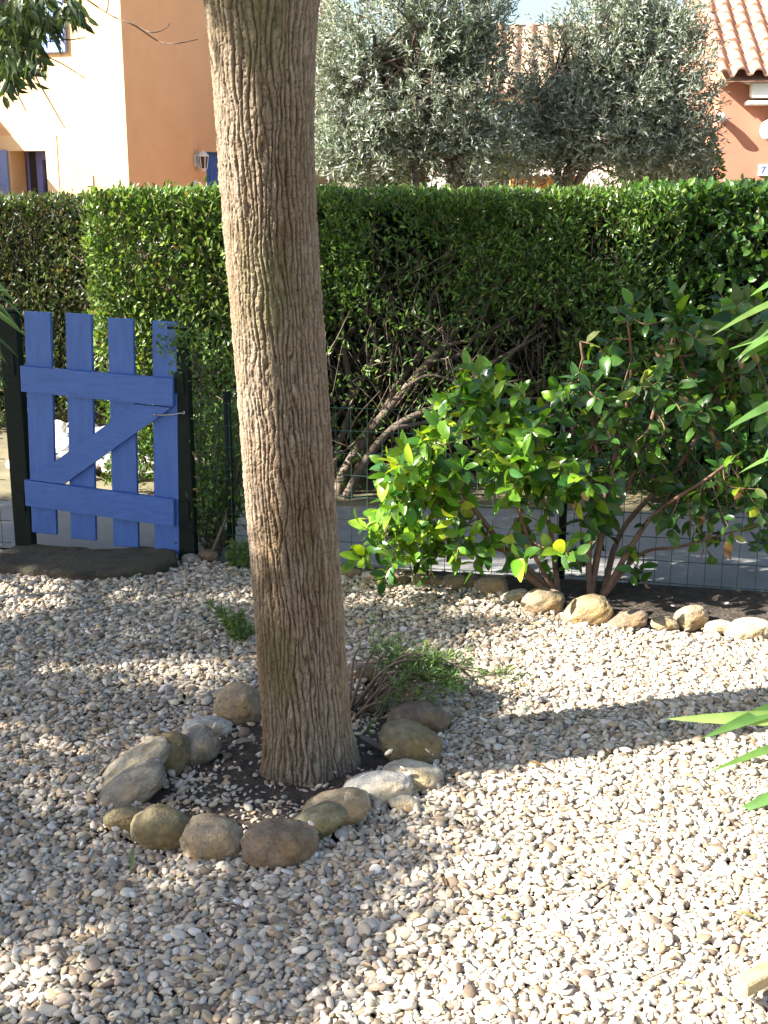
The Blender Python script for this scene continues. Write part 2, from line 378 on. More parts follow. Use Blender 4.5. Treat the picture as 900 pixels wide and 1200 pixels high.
# ------------------------------------------------------------------ stones
def stone_mesh(sub, seed, rx, ry, rz, lump=.21):
    V, Fc = ico(sub)
    n1 = fbm(V*1.1+seed*3.7, 3, seed)-.5; n2 = fbm(V*3.2+seed*1.3, 3, seed+5)-.5
    V = V*(1+lump*2.2*n1+lump*.5*n2)[:, None]
    V = np.sign(V)*np.abs(V)**.9
    V = V*(1+.03*(fbm(V*7+seed, 3, seed+8)-.5)+.02*(fbm(V*18+seed, 2, seed+2)-.5))[:, None]
    return V*np.array([rx, ry, rz]), Fc
stone_foot = []
def stone(i, px, py, wpx, hpx, ang, colr, label, name, group, yaw=0, flat=1.0, lump=.21):
    g0 = G(px, py); dep = g0[1]*cp+EYE*sp_
    rx = wpx/2*dep/F*1.07; ry = rx*.78*flat
    phi = math.atan2(EYE, g0[1]); hr = hpx/2*dep/F
    v2 = (hr**2-(ry*math.sin(phi))**2)/math.cos(phi)**2
    rz = math.sqrt(max(v2, (.42*rx)**2)); rz = min(rz, rx*1.1)
    c = G(px, py, rz*.55)
    V, Fc = stone_mesh(5, i*7+3, rx, ry, rz, lump)
    a = R(ang); ca, sa = math.cos(a), math.sin(a); V = V@np.array([[ca, 0, -sa], [0, 1, 0], [sa, 0, ca]])
    y = R(yaw); V = V@np.array([[math.cos(y), math.sin(y), 0], [-math.sin(y), math.cos(y), 0], [0, 0, 1]])
    base = np.array(colr); nz = fbm(V*25+i, 4, i)
    sp = np.clip((vnoise(V*150+i, i+4)-.72)*5, 0, 1)[:, None]*(1 if i % 3 else 1.6); cc = base[None]*(.55+.9*nz)[:, None]*(1-.35*sp)
    lich = np.clip((fbm(V*60+i*2, 3, i+9)-.6)*5, 0, 1)[:, None]; cc = cc*(1-lich*.4)+lich*.4*np.array([.3, .3, .22])
    o = mk(name, V, [Fc], M_stone, None, col=cc); o.location = tuple(c); tag(o, label, 'stone', group)
    stone_foot.append((c[0], c[1], rx*.86, ry*.86, c[2]+rz))
    return o
GREY, TAN, OLV, BRN, WHT, CRM, YEL = (.27, .25, .215), (.32, .255, .175), (.2, .165, .095), (.21, .16, .115), (.46, .44, .40), (.47, .41, .31), (.32, .25, .145)
RING = [
 (280, 829, 54, 56, 10, TAN, 'tall tan stone leaning by the left of the tree trunk, streaked with sun'),
 (245, 854, 54, 27, 4, WHT, 'small white oval stone just left of the tall tan stone'),
 (228, 878, 60, 48, -25, GREY, 'rough grey stone with speckled face, between the white oval and the brown tilted stone'),
 (188, 891, 68, 50, -32, OLV, 'olive brown tilted stone at the upper left of the ring, behind the long pale ones'),
 (157, 903, 88, 38, -36, CRM, 'long pale tan stone lying behind the long grey one, left side of the ring'),
 (152, 926, 88, 40, -34, GREY, 'long grey stone sloping down at the far left edge of the ring'),
 (149, 962, 50, 31, 6, OLV, 'small olive stone tucked below the long grey stone'),
 (191, 974, 68, 55, 22, OLV, 'humped olive yellow stone at the front left of the ring, beside the small olive one'),
 (249, 985, 68, 54, 8, TAN, 'rounded ochre stone with pale top at the very front of the ring'),
 (327, 988, 86, 58, -8, BRN, 'largest stone of the ring, broad dark brown and pitted, in front of the trunk'),
 (369, 966, 74, 36, -30, (.2, .185, .12), 'narrow mossy green grey stone wedged against the big dark brown one'),
 (394, 948, 78, 48, -16, TAN, 'smooth tan stone at the foot of the trunk, behind the narrow mossy stone'),
 (444, 924, 74, 40, -6, WHT, 'whitish grey stone right of the trunk foot, in front of the cream one'),
 (484, 909, 64, 32, 4, CRM, 'cream stone at the right end of the ring, below the big olive boulder'),
 (474, 942, 38, 20, 12, CRM, 'little cream stone half buried in gravel at the right front of the ring'),
 (482, 875, 76, 56, 26, OLV, 'big olive boulder right of the trunk, its lower edge in sun'),
 (490, 843, 70, 44, 0, BRN, 'dark brown stone behind the big olive boulder, under the juniper'),
 (464, 810, 60, 30, 8, YEL, 'yellowish stone half hidden under the juniper twigs'),
 (424, 790, 34, 26, 0, BRN, 'small brown stone directly behind the trunk, at the juniper roots'),
]
for i, (px, py, wp, hp, an, c, lab) in enumerate(RING): stone(i, px, py, wp, hp, an, c, lab, 'ring_stone', 'stones ringed around the tree', yaw=(i*37) % 40-20)
BORDER = [
 (410, 673, 26, 14, 0, BRN, 'flat dark stone of the fence border closest to the tree trunk'),
 (436, 676, 24, 13, 0, GREY, 'low grey stone of the fence border, second one right of the trunk'),
 (468, 680, 22, 14, 0, BRN, 'little brown border stone shaded under the left leaves of the bush'),
 (494, 682, 20, 18, 0, BRN, 'dark shaded border stone left of the narrow brown one'),
 (512, 683, 18, 18, 14, BRN, 'narrow brown border stone in shade, left of the round tan stone'),
 (532, 683, 29, 21, 0, TAN, 'round tan border stone in shade under the bush'),
 (554, 684, 20, 21, -10, BRN, 'squat brown border stone between two tan ones'),
 (575, 688, 38, 26, -5, TAN, 'tan border stone with a leaf hanging in front of it'),
 (604, 699, 30, 16, -10, CRM, 'flat pale stone left of the dappled boulder by the bush stems'),
 (637, 707, 48, 34, -6, TAN, 'dappled tan boulder in front of the thick bush stems'),
 (690, 718, 55, 38, -16, YEL, 'largest border boulder, sunlit and egg shaped with leaf shadows'),
 (736, 728, 44, 24, -14, BRN, 'flat reddish brown stone right of the egg shaped boulder'),
 (778, 732, 32, 18, 6, TAN, 'small tan stone in front of the flat reddish one'),
 (811, 724, 37, 29, -8, TAN, 'round sunlit stone standing alone on the soil edge'),
 (842, 735, 32, 13, 0, CRM, 'thin pale slab of stone between the round and the long bright stones'),
 (876, 738, 52, 25, -6, CRM, 'long bright cream stone at the right end of the border'),
 (222, 656, 20, 15, 0, GREY, 'grey stone at the foot of the right gate post'),
 (243, 652, 24, 17, 0, BRN, 'brown stone just right of the grey stone by the gate post'),
 (14, 652, 30, 18, 0, BRN, 'dark brown stone left of the gate beside the wooden step'),
]
for i, (px, py, wp, hp, an, c, lab) in enumerate(BORDER): stone(i+40, px, py, wp, hp, an, c, lab, 'border_stone', 'stones bordering the bed along the fence', yaw=(i*53) % 50-25)

# ------------------------------------------------------------------ gravel
ring_c = G(318, 905)
rpx = np.array([[280, 850], [232, 862], [200, 900], [160, 930], [175, 965], [240, 975], [320, 975], [390, 950], [440, 925], [475, 890], [480, 850], [440, 815], [340, 815]])
ring_poly = np.array([G(a, b)[:2] for a, b in rpx])
def in_poly(x, y, P):
    c = np.zeros(np.shape(x), bool); j = len(P)-1
    for i in range(len(P)):
        xi, yi = P[i]; xj, yj = P[j]
        c ^= ((yi > y) != (yj > y)) & (x < (xj-xi)*(y-yi)/(yj-yi+1e-12)+xi); j = i
    return c
# soil disc inside the ring
sx, sy = ring_poly[:, 0], ring_poly[:, 1]
def soil_fz(X, Y): return np.where(in_poly(X, Y, ring_poly), .008, -.01) + .012*(fbm(np.stack([X*14, Y*14, X*0], -1).reshape(-1, 3), 3, 3).reshape(X.shape)-.3)
tag(sheet('soil_patch', sx.min()-.05, sx.max()+.05, sy.min()-.05, sy.max()+.05, 0, M_soil, 90, 90, soil_fz), 'dark soil with scattered grit inside the stone ring', 'soil', kind='structure')
RES = .005; X0, X1, Y0, Y1 = -2.5, 2.5, 2.1, 6.7
hm = np.zeros((int((Y1-Y0)/RES), int((X1-X0)/RES)))
gx_, gy_ = np.meshgrid(X0+RES*(np.arange(hm.shape[1])+.5), Y0+RES*(np.arange(hm.shape[0])+.5))
hm += .018*(fbm(np.stack([gx_*2, gy_*2, gx_*0], -1).reshape(-1, 3), 3, 8).reshape(hm.shape)-.6)
for (cx, cy, rx, ry, zt) in stone_foot:
    q = 1-((gx_-cx)/rx)**2-((gy_-cy)/ry)**2; hm = np.where(q > 0, np.maximum(hm, .35*np.sqrt(np.maximum(q, 0))), hm)
inr = in_poly(gx_, gy_, ring_poly); hm = np.where(inr, np.maximum(soil_fz(gx_, gy_), hm*(hm > .03)), hm)
hm = np.where((gx_-TB[0])**2+(gy_-TB[1])**2 < .145**2, .5, hm)
t_ico = [[], []]
for lv in (0, 1):
    for k in range(14):
        V, Fc = ico(lv+1); sd = 100+k
        V = V*(1+.42*(fbm(V*.9+sd, 2, sd)-.5)+.16*(fbm(V*2.2+sd, 2, sd+3)-.5))[:, None]
        V = V/np.abs(V).max(0); t_ico[lv].append((V, Fc))
PEB_COL = [(.44, .38, .30), (.57, .50, .405), (.40, .30, .185), (.33, .30, .255), (.2, .15, .105), (.43, .33, .245), (.66, .61, .535), (.48, .40, .29)]
PEB_W = [28, 18, 12, 13, 11, 9, 5, 16]
NP = 96000
a_len = np.clip(rng.lognormal(math.log(.0116), .30, NP), .0065, .027)      # half length
b_len = a_len*rng.uniform(.45, .82, NP); c_len = b_len*rng.uniform(.36, .68, NP)
phi = rng.uniform(0, 2*np.pi, NP); colr = pal(NP, PEB_COL, PEB_W, .16, .1)
gate_poly = np.array([FPt(8, 640)[:2]+0, G(22, 668)[:2], G(110, 676)[:2], G(200, 662)[:2], G(215, 652)[:2]])
VV = [[], []]; FF = [[], []]; CC = [[], []]; nn = [0, 0]; placed = 0
bed = np.array([G(590, 694)[:2], G(640, 712)[:2], G(740, 738)[:2], G(905, 752)[:2], G(1100, 775)[:2], G(1100, 690)[:2], G(590, 680)[:2]])
for k in range(NP):
    best = None
    for _ in range(3):
        y = Y0+.05+(Y1-Y0-.1)*rng.random()
        hw = .335*y+.55
        x = (rng.random()*2-1)*hw
        if not (X0+.05 < x < X1-.05) or y > fence_y(x)-.02: continue
        i, j = int((y-Y0)/RES), int((x-X0)/RES); h = hm[i, j]
        if h > .12: continue
        if best is None or h < best[0]: best = (h, x, y)
    if best is None: continue
    h, x, y = best
    xx, yy = np.array([x]), np.array([y])
    a, b, c = a_len[k], b_len[k], c_len[k]
    if in_poly(xx, yy, ring_poly)[0]:
        if rng.random() > (.95 if (x-TB[0])**2+(y-TB[1])**2 > .075 else .3): continue
        s = rng.uniform(.5, 1.1); a, b, c = a*s, b*s, c*s
    if in_poly(xx, yy, bed)[0] and rng.random() > .1: continue
    if in_poly(xx, yy, gate_poly)[0] and rng.random() > .08: continue
    r = int(a/RES)+1; i, j = int((y-Y0)/RES), int((x-X0)/RES)
    i0, i1, j0, j1 = i-r, i+r+1, j-r, j+r+1
    if i0 < 0 or j0 < 0 or i1 > hm.shape[0] or j1 > hm.shape[1]: continue
    hp = hm[i0:i1, j0:j1]; dx = gx_[i0:i1, j0:j1]-x; dy = gy_[i0:i1, j0:j1]-y
    cph, sph = math.cos(phi[k]), math.sin(phi[k]); e = ((dx*cph+dy*sph)/a)**2+((-dx*sph+dy*cph)/b)**2; m_ = e < 1
    if not m_.any(): m_[r, r] = True
    hv = np.minimum(hp[m_], h+.03); hmean = hv.mean()
    sxx = (dx[m_]**2).sum()+1e-6; syy = (dy[m_]**2).sum()+1e-6
    tx = np.clip((hv*dx[m_]).sum()/sxx, -.7, .7)+rng.normal()*.12; ty = np.clip((hv*dy[m_]).sum()/syy, -.7, .7)+rng.normal()*.12
    zc = hmean + c*.55
    lv = 1 if y < 3.25 else 0
    T, Fc = t_ico[lv][k % 14]
    n_ = np.array([-tx, -ty, 1.]); n_ /= np.linalg.norm(n_)
    ax = np.array([cph, sph, 0]); ax = ax-n_*ax.dot(n_); ax /= np.linalg.norm(ax); bx = np.cross(n_, ax)
    P = np.array([x, y, zc])+T@np.stack([ax*a, bx*b, n_*c])
    VV[lv].append(P); FF[lv].append(Fc+nn[lv]); CC[lv].append(np.repeat(colr[k][None], len(P), 0)); nn[lv] += len(P)
    top = zc+dx*tx+dy*ty+c*np.sqrt(np.maximum(1-e, 0))
    hm[i0:i1, j0:j1] = np.where(m_, np.maximum(hp, top), hp); placed += 1
print('pebbles', placed)
V = np.vstack(VV[0]+VV[1]); Fc = np.vstack(FF[0]+[f+nn[0] for f in FF[1]]); Cc = np.vstack(CC[0]+CC[1])
tag(mk('gravel', V, [Fc], M_pebble, None, col=Cc), 'loose pale rounded pebbles covering the garden floor', 'gravel', kind='stuff')
# bedding under the pebbles
M_bed = noise_mat('gravel_bedding', (.2, .175, .145), (.42, .37, .3), 55, .95, .9, 60, dist=.02)
strip('gravel_bed', [(-6, .5), (6, .5)], [(-6, fence_y(-6)+.05), (6, fence_y(6)+.05)], -.022, M_bed, 'sandy bedding under the pebbles', 'ground')

# ------------------------------------------------------------------ the tree in the ring
def main_tree():
    t = thing('garden_tree', 'tall tree with a thick furrowed brown trunk standing in the ring of stones', 'tree', (TB[0], TB[1], 0))
    prof = [(940, 366, 122), (915, 363, 117), (890, 362, 109), (850, 359, 105), (800, 355, 105), (700, 347.5, 106), (600, 340, 107), (500, 333, 108), (400, 326, 109), (300, 318, 112), (200, 311, 116), (150, 309, 119), (100, 307, 123), (50, 305.5, 130), (0, 304, 142), (-40, 303, 158), (-80, 302, 185)]
    Z, CX, RR = [], [], []
    for py, px, wd in prof:
        p = at(px, py, TY); dep = p[1]*cp-(p[2]-EYE)*sp_; Z.append(p[2]); CX.append(p[0]); RR.append(wd/2*dep/F)
    Z, CX, RR = map(np.array, (Z, CX, RR)); RR = RR*.965; Z[0] = -.08
    o = np.argsort(Z); Z, CX, RR = Z[o], CX[o], RR[o]
    nz, nth = 1150, 420
    zz = np.linspace(-.05, Z[-1], nz); th = np.linspace(0, 2*np.pi, nth, endpoint=False)
    cx = np.interp(zz, Z, CX); rr = np.interp(zz, Z, RR)
    k = np.ones(41)/41; pad = lambda a: np.convolve(np.pad(a, 20, 'edge'), k, 'valid'); cx, rr = pad(cx), pad(rr)
    TH, ZZ = np.meshgrid(th, zz); c, s = np.cos(TH), np.sin(TH)
    P3 = np.stack([c, s, ZZ], -1).reshape(-1, 3)
    # cross section: a ridge at the left front so the front face turns a little to the right
    lob = 1+.045*np.cos(3*(TH-R(242)))+.02*np.cos(5*TH+1+ZZ*1.2)+.10*(fbm(P3*np.array([1.3, 1.3, .9]), 3, 4).reshape(TH.shape)-.5)
    fork = np.clip((ZZ-1.45)/.9, 0, 1)**1.5; dth = np.angle(np.exp(1j*(TH-R(258))))
    lob -= fork*.11*np.exp(-(dth/.22)**2)                       # crease running down from the fork
    flare = np.clip(1-ZZ/.22, 0, 1)**2; lob += flare*(.05+.09*np.maximum(0, np.cos(5*TH+.6)))
    # interlaced vertical furrows: stretched cells on the unrolled cylinder, warped
    def nn(a, b, sd, o=2): return (fbm(P3*np.array([a, a, b]), o, sd)-.5).reshape(TH.shape)
    wv = nn(3.2, 5.5, 21, 3)*15+nn(8, 11, 31)*6.5+nn(15, 34, 33)*1.8
    def fur(NR, k, sd, e): return np.abs(np.sin(.5*(NR*TH+wv*k+sd+nn(5, 7, sd)*5)))**e
    f1 = fur(54, 1.05, 5, .6); f2 = fur(72, .9, 9, .5)
    brk = np.clip(np.abs(nn(9, 20, 71))/.03, 0, 1)*np.clip(np.abs(nn(14, 30, 77))/.03, 0, 1)
    rid = np.clip(f1*.75+.25*f2, 0, 1)*(.62+.38*brk)
    rid = np.clip((rid-.18)/.72, 0, 1)
    n2 = (fbm(P3*np.array([26, 26, 22.]), 4, 41)).reshape(TH.shape)
    ridge = np.clip(.9*rid+.6*(n2-.5), 0, 1)
    n3 = (fbm(P3*np.array([40, 40, 80.]), 3, 51)-.5).reshape(TH.shape)
    amp = .0098
    rad = rr[:, None]*lob + amp*(rid-.75) + .009*(n2-.5)+.006*n3
    X = cx[:, None]+rad*c; Y = TY+rad*s
    V = np.stack([X, Y, ZZ], -1).reshape(-1, 3)
    i = np.arange(nz-1)[:, None]*nth; j = np.arange(nth)[None]; j2 = (j+1) % nth
    Fq = np.stack([i+j, i+j2, i+nth+j2, i+nth+j], -1).reshape(-1, 4)
    ms = np.clip((fbm(P3*np.array([2.2, 2.2, 2.6]), 4, 61).reshape(TH.shape)-.47)*4.0, 0, 1)*.8*np.exp(-(np.angle(np.exp(1j*(TH-R(262))))/.75)**2)*np.clip(rid+.35, 0, 1)
    global TRK; TRK = (zz, cx)
    mk('trunk', V, [Fq], M_bark, t, attr={'ridge': ridge.ravel(), 'moss': ms.ravel()})
    top = np.array([cx[-1], TY, Z[-1]]); r0 = rr[-1]
    tips = []
    for (dx, dy, dz, r) in ((-1.5, .4, 2.3, .13), (.3, -.5, 2.7, .12), (1.6, .6, 2.2, .13)):
        mb = MB(); d = np.array([dx, dy, dz]); o = top+np.array([np.sign(dx)*.05, np.sign(dy)*.04, -.04])
        P = spline([o, o+d*.3+np.array([0, 0, .18]), o+d*.7, o+d+np.array([0, 0, .1])], 24); mb.tube(P, np.linspace(r, .035, 24), 12)
        for q in range(9):
            i = rng.integers(8, 24); e = P[i]+rng.normal(size=3)*np.array([.8, .8, .45])+np.array([0, 0, .35])
            mb.tube(spline([P[i], (P[i]+e)/2+rng.normal(size=3)*.08, e], 8), np.linspace(.028, .006, 8), 6); tips.append(e)
        mb.build('limb', M_stem, t, smooth=True)
    tips = np.array(tips); n = 7000
    C = tips[rng.integers(0, len(tips), n)]+rng.normal(size=(n, 3))*np.array([.33, .33, .26])
    keep = C[:, 2] > 3.35; C = C[keep]; n = len(C)
    foliage('crown', M_leaf, t, C, runit(n)+np.array([0, 0, -.4]), runit(n)+np.array([0, 0, 1.]), rng.uniform(.05, .08, n), rng.uniform(.018, .028, n), T_SMALL, [(.05, .09, .025), (.07, .12, .03), (.04, .075, .03)], [3, 2, 2])
main_tree()

# ------------------------------------------------------------------ shade tree left of the view, one spray hangs into it
LIT = np.array([[345, 1300], [330, 1200], [400, 1110], [500, 1050], [505, 985], [480, 940], [530, 888], [640, 868], [700, 800], [585, 745], [590, 690], [1300, 690], [1300, 1300]])
def shade_want(gx, gy):
    """how dense the crown is above the sun ray that lands at (gx, gy)"""
    p = np.zeros(len(gx)); px, py = proj(np.c_[gx, gy, np.zeros(len(gx))])
    nz = fbm(np.c_[gx*1.5+gy*.5, gy*5.2-gx*.9, gx*0], 3, 71)
    grd = (gy < 5.75) & (gx > -3.4) & (gx < 1.6)
    lit = in_poly(px, py, LIT)
    d = np.clip((nz-.47)*22, 0, 1); d2 = np.clip((nz-.44)*20, 0, 1)
    fore = np.where(py > 880, .0+1.*d, .02+.98*d2)
    p = np.where(grd & ~lit, fore, p)
    p = np.where(grd & ~lit & (px > 520) & (py < 860), .35*d, p)
    strk = in_poly(px, py, np.array([[-60, 915], [90, 905], [130, 955], [110, 985], [-60, 955]])) | in_poly(px, py, np.array([[60, 1030], [240, 1010], [330, 1050], [300, 1085], [90, 1060]])) | in_poly(px, py, np.array([[230, 800], [310, 795], [330, 840], [250, 860]]))
    for q in ([(105, 905), (200, 872), (222, 884), (120, 925)], [(205, 962), (300, 950), (300, 974), (210, 988)], [(370, 930), (520, 892), (530, 925), (390, 955)], [(240, 845), (275, 840), (275, 860), (240, 864)], [(140, 935), (190, 945), (190, 960), (140, 955)]): strk = strk | in_poly(px, py, np.array(q))
    p = np.where(strk, p*.05, p)
    trk = (gx > .35) & (gx < 2.55) & (gy > 4.02) & (gy < 4.62); p = np.where(trk, 0, p)
    p = np.where((gx > 2.5) & (gx < 3.6) & (gy > 4.3) & (gy < 5.0), 1, p)
    gate = (gx > -2.4) & (gx < 1.0) & (gy >= 5.75) & (gy < 6.95); p = np.where(gate, np.where(gx < .25, 1.0, .8), p)
    p = np.where((gx > -.1) & (gx < 2.4) & (gy > 5.3) & (gy < 6.22), .05, p)
    hed = (gy >= 6.95) & (gy < 8.5) & (gx > 1.7) & (gx < 4.6); p = np.where(hed, np.where(gx < 3.5, .92, .25), p)
    p = np.where((gx > 1.0) & (gx < 4.2) & (gy > 6.2) & (gy < 7.0), .95, p)
    p = np.where((gx > -.2) & (gx <= 1.15) & (gy > 6.95) & (gy < 7.25), .8, p)
    p = np.where((gx > -.3) & (gx <= 1.7) & (gy >= 7.25) & (gy < 8.4), .04, p)
    p = np.where((gx > 2.75) & (gx < 3.9) & (gy > 5.5) & (gy < 6.2), .85, p)
    p = np.where((gx > -3.0) & (gx < -.3) & (gy >= 6.95) & (gy < 7.3), .9, p)
    return p
def shade_tree():
    base = np.array([-5.3, 5.1, 0]); t = thing('overhanging_tree', 'leafy tree at the left whose spray of leaves hangs over the peach house', 'tree', base)
    mb = MB(); P = spline([base, base+[.1, .1, 1.2], base+[.05, .3, 2.3], base+[.2, .5, 3.0]], 24); mb.tube(P, np.linspace(.2, .12, 24)*(1+.6*np.exp(-np.arange(24)/2.)), 16); mb.build('trunk', M_stem, t, smooth=True)
    top = P[-1]
    # leaf clumps through a wide crown
    n = 32000
    C = np.c_[rng.uniform(-9.5, -2.2, n), rng.uniform(-.8, 7.5, n), rng.uniform(2.5, 5.6, n)]
    el = ((C[:, 0]+5.4)/3.6)**2+((C[:, 1]-3.3)/4.3)**2+((C[:, 2]-4.0)/1.8)**2; C = C[el < 1.0]
    gx = C[:, 0]+C[:, 2]*COT*math.cos(R(SUN_AZ)); gy = C[:, 1]+C[:, 2]*COT*math.sin(R(SUN_AZ))
    pw = shade_want(gx, gy); px, py = proj(C); vis = (px > -120) & (px < 1000) & (py > -120) & (C[:, 1] > .5)
    keep = (rng.random(len(C)) < pw*.95) & ~vis; C = C[keep]
    print('crown clumps', len(C))
    per = 16; q = np.repeat(C, per, 0)+rng.normal(size=(len(C)*per, 3))*.085
    n = len(q); LC = [(.045, .085, .025), (.06, .11, .03), (.035, .07, .025)]
    foliage('crown', M_leaf, t, q, runit(n)+np.array([.2, 0, -.5]), runit(n)*.7+np.array([0, 0, 1.]), rng.uniform(.065, .11, n), rng.uniform(.026, .04, n), T_SMALL, LC, [3, 2, 2])
    mb = MB()
    sub = C[rng.choice(len(C), 130, replace=False)]
    hubs = [top+np.array(d) for d in ((-1.9, -1.8, .7), (-1.0, -3.0, .6), (.5, .6, .9), (-1.8, .2, .8), (-.7, -1.2, 1.2), (1.6, -.5, .6))]
    for h in hubs: mb.tube(spline([P[-3], top*.45+h*.55+[0, 0, .1], h], 14), np.linspace(.07, .022, 14), 10)
    for s in sub:
        h = hubs[int(np.argmin([np.linalg.norm(s-h) for h in hubs]))]
        B = spline([h, (h+s)/2+rng.normal(size=3)*.12, s], 9)
        if shade_want(B[:, 0]+B[:, 2]*COT*math.cos(R(SUN_AZ)), B[:, 1]+B[:, 2]*COT*math.sin(R(SUN_AZ))).mean() < .45: continue
        mb.tube(B, np.linspace(.022, .005, 9), 6)
    mb.build('branch', M_stem, t, smooth=True)
    # the spray in view
    Yh = 4.9; mb = MB(); org = at(-150, -190, Yh-.1)
    mb.tube(spline([hubs[5], (hubs[5]+org)/2+[0, 0, .1], org], 12), np.linspace(.035, .014, 12), 8)
    def tw(pts, r0=.006, r1=.0018, Y=Yh): mb.tube(spline([at(a, b, Y+.12*math.sin(i*1.7+a)) for i, (a, b) in enumerate(pts)], 18), np.linspace(r0, r1, 18), 6)
    mb.tube(spline([org, at(-60, -120, Yh), at(30, -60, Yh), at(95, -5, Yh)], 16), np.linspace(.013, .006, 16), 7)
    tw([(95, -5), (130, 18), (158, 30), (185, 48), (205, 51), (232, 46)], .0034)
    tw([(158, 30), (178, 38), (193, 34), (199, 27)], .002)
    mb.tube(spline([org, at(-60, -70, Yh), at(-10, -10, Yh), at(25, 35, Yh)], 16), np.linspace(.012, .005, 16), 7)
    tw([(25, 10), (48, 30), (75, 46), (100, 44)], .004); tw([(25, 35), (45, 60), (75, 76), (100, 92)], .0035); tw([(30, 60), (42, 90), (60, 122), (76, 150)], .0035); tw([(5, 40), (12, 80), (20, 108), (31, 131)], .0035)
    tw([(125, 14), (127, 3), (126, -12)], .003); tw([(30, -60), (60, -20), (85, 8), (95, 22)], .005)
    mb.build('twig', M_twig, t, smooth=True)
    n = 760; c = [(8, 15, 32, 28), (22, 40, 24, 26), (6, 70, 14, 28), (34, 66, 14, 18), (12, 92, 7, 12), (50, 18, 18, 14), (80, 5, 12, 10), (92, 18, 7, 5), (-20, 30, 25, 40), (35, 0, 30, 16)]
    ci = rng.choice(len(c), n, p=np.array([4, 4, 2.4, 2, 1, 2, 1.5, .6, 3, 2.5])/23)
    P = np.array([at(c[i][0]+rng.normal()*c[i][2]*.55, c[i][1]+rng.normal()*c[i][3]*.55, Yh+rng.normal()*.13) for i in ci])
    foliage('foliage', M_leaf, t, P, runit(n)*.7+np.array([.15, 0, -.8]), runit(n)+np.array([-.3, -.4, .6]), rng.uniform(.05, .085, n), rng.uniform(.016, .026, n), T_MID, [(.05, .085, .03), (.075, .11, .04), (.035, .06, .025)], [3, 2, 2])
shade_tree()

def added_slim_tree():
    # added slim tree, unseen left of the view, shades the trunk's right side
    D = 1.35; pv = np.array([-s_h[1], s_h[0]]); tn = math.tan(R(SUN_EL))
    if pv[1] > 0: pv = -pv
    def pos(z): x = np.interp(z-D*tn, *TRK); return np.array([x+pv[0]*.172+s_h[0]*D, TY+pv[1]*.172+s_h[1]*D, z])
    P = np.array([pos(z) for z in np.linspace(0, 3.6, 40)]); P[0, 2] = -.03; b = pos(0.)
    t = thing('added_slim_tree', 'added slim tree out of view at the left, its stem shading the trunk', 'tree', b); mb = MB()
    mb.tube(P, np.linspace(.052, .036, 40)*(1+.05*np.sin(np.arange(40)*.8)), 12); mb.build('trunk', M_stem, t, smooth=True)
    mb = MB(); tips = []
    for k in range(10):
        e = P[-1]+np.array([rng.uniform(-1.0, .1), rng.uniform(-.7, .4), rng.uniform(-.1, .9)]); B = spline([P[-1-k % 3], (P[-1]+e)/2+rng.normal(size=3)*.06, e], 10); mb.tube(B, np.linspace(.014, .003, 10), 6); tips += list(B[4:])
    mb.build('branch', M_stem, t, smooth=True); tips = np.array(tips); m = 420; Q = tips[rng.integers(0, len(tips), m)]+rng.normal(size=(m, 3))*.07
    foliage('crown', M_leaf, t, Q, runit(m)+np.array([0, 0, -.4]), runit(m)+np.array([0, 0, .8]), rng.uniform(.05, .09, m), rng.uniform(.02, .032, m), T_SMALL, [(.05, .09, .025), (.07, .12, .03)], [1, 1])
added_slim_tree()
# ------------------------------------------------------------------ gate
def quadbar(mb, q, d0, d1):
    """bar whose face is the quadrilateral q (pixel corners on the gate plane), from depth d0 to d1 behind it"""
    P = [FPt(a, b, 0)+n_f*0 for a, b in q]
    P = np.array(P); V = np.vstack([P+n_f*d0, P+n_f*d1])
    # bevel by an inset front
    c = P.mean(0); e = .004
    Pi = P+(c-P)/np.linalg.norm(c-P, axis=1, keepdims=True)*e
    V = np.vstack([Pi+n_f*d0, P+n_f*(d0+e*.8), P+n_f*d1])
    f = [[3, 2, 1, 0], [8, 9, 10, 11]]
    for i in range(4):
        j = (i+1) % 4; f += [[i, j, 4+j, 4+i], [4+i, 4+j, 8+j, 8+i]]
    mb.add(V, [np.array(f)])
def gate():
    loc = FPt(120, 640); t = thing('garden_gate', 'blue wooden picket gate with a diagonal brace in the hedge opening', 'gate', loc)
    for q in ([(28, 365), (58.5, 366.5), (66, 627), (37.5, 624)], [(76.5, 367), (106.5, 369), (112, 634), (83, 631)], [(126, 373), (155.5, 374), (162, 642), (133, 640)], [(178.5, 376), (206.5, 378), (210, 650), (181, 647)]):
        mb = MB(); quadbar(mb, q, .0, .022); mb.build('picket', M_blue, t)
    for q in ([(26, 428), (205, 443), (205, 475.5), (27.5, 458)], [(31, 561), (206, 584), (206, 616), (32.5, 591)]):
        mb = MB(); quadbar(mb, q, -.026, -.0015); mb.build('rail', M_blueh, t)
    mb = MB(); quadbar(mb, [(36, 561), (160, 473), (203, 476.5), (77, 566.5)], -.024, -.0012); mb.build('brace', M_blueh, t)
    mb = MB(); a = [FPt(x, y, -.034) for x, y in ((181, 486), (190, 486.5), (205, 485.5), (212, 484), (216, 485), (215.5, 481.5))]
    mb.tube(spline(a, 20), .0032, 8); mb.tube([FPt(181, 486, -.0265), FPt(181, 486, -.04)], .006, 8)
    mb.build('latch_hook', M_steel, t, smooth=True)
gate()
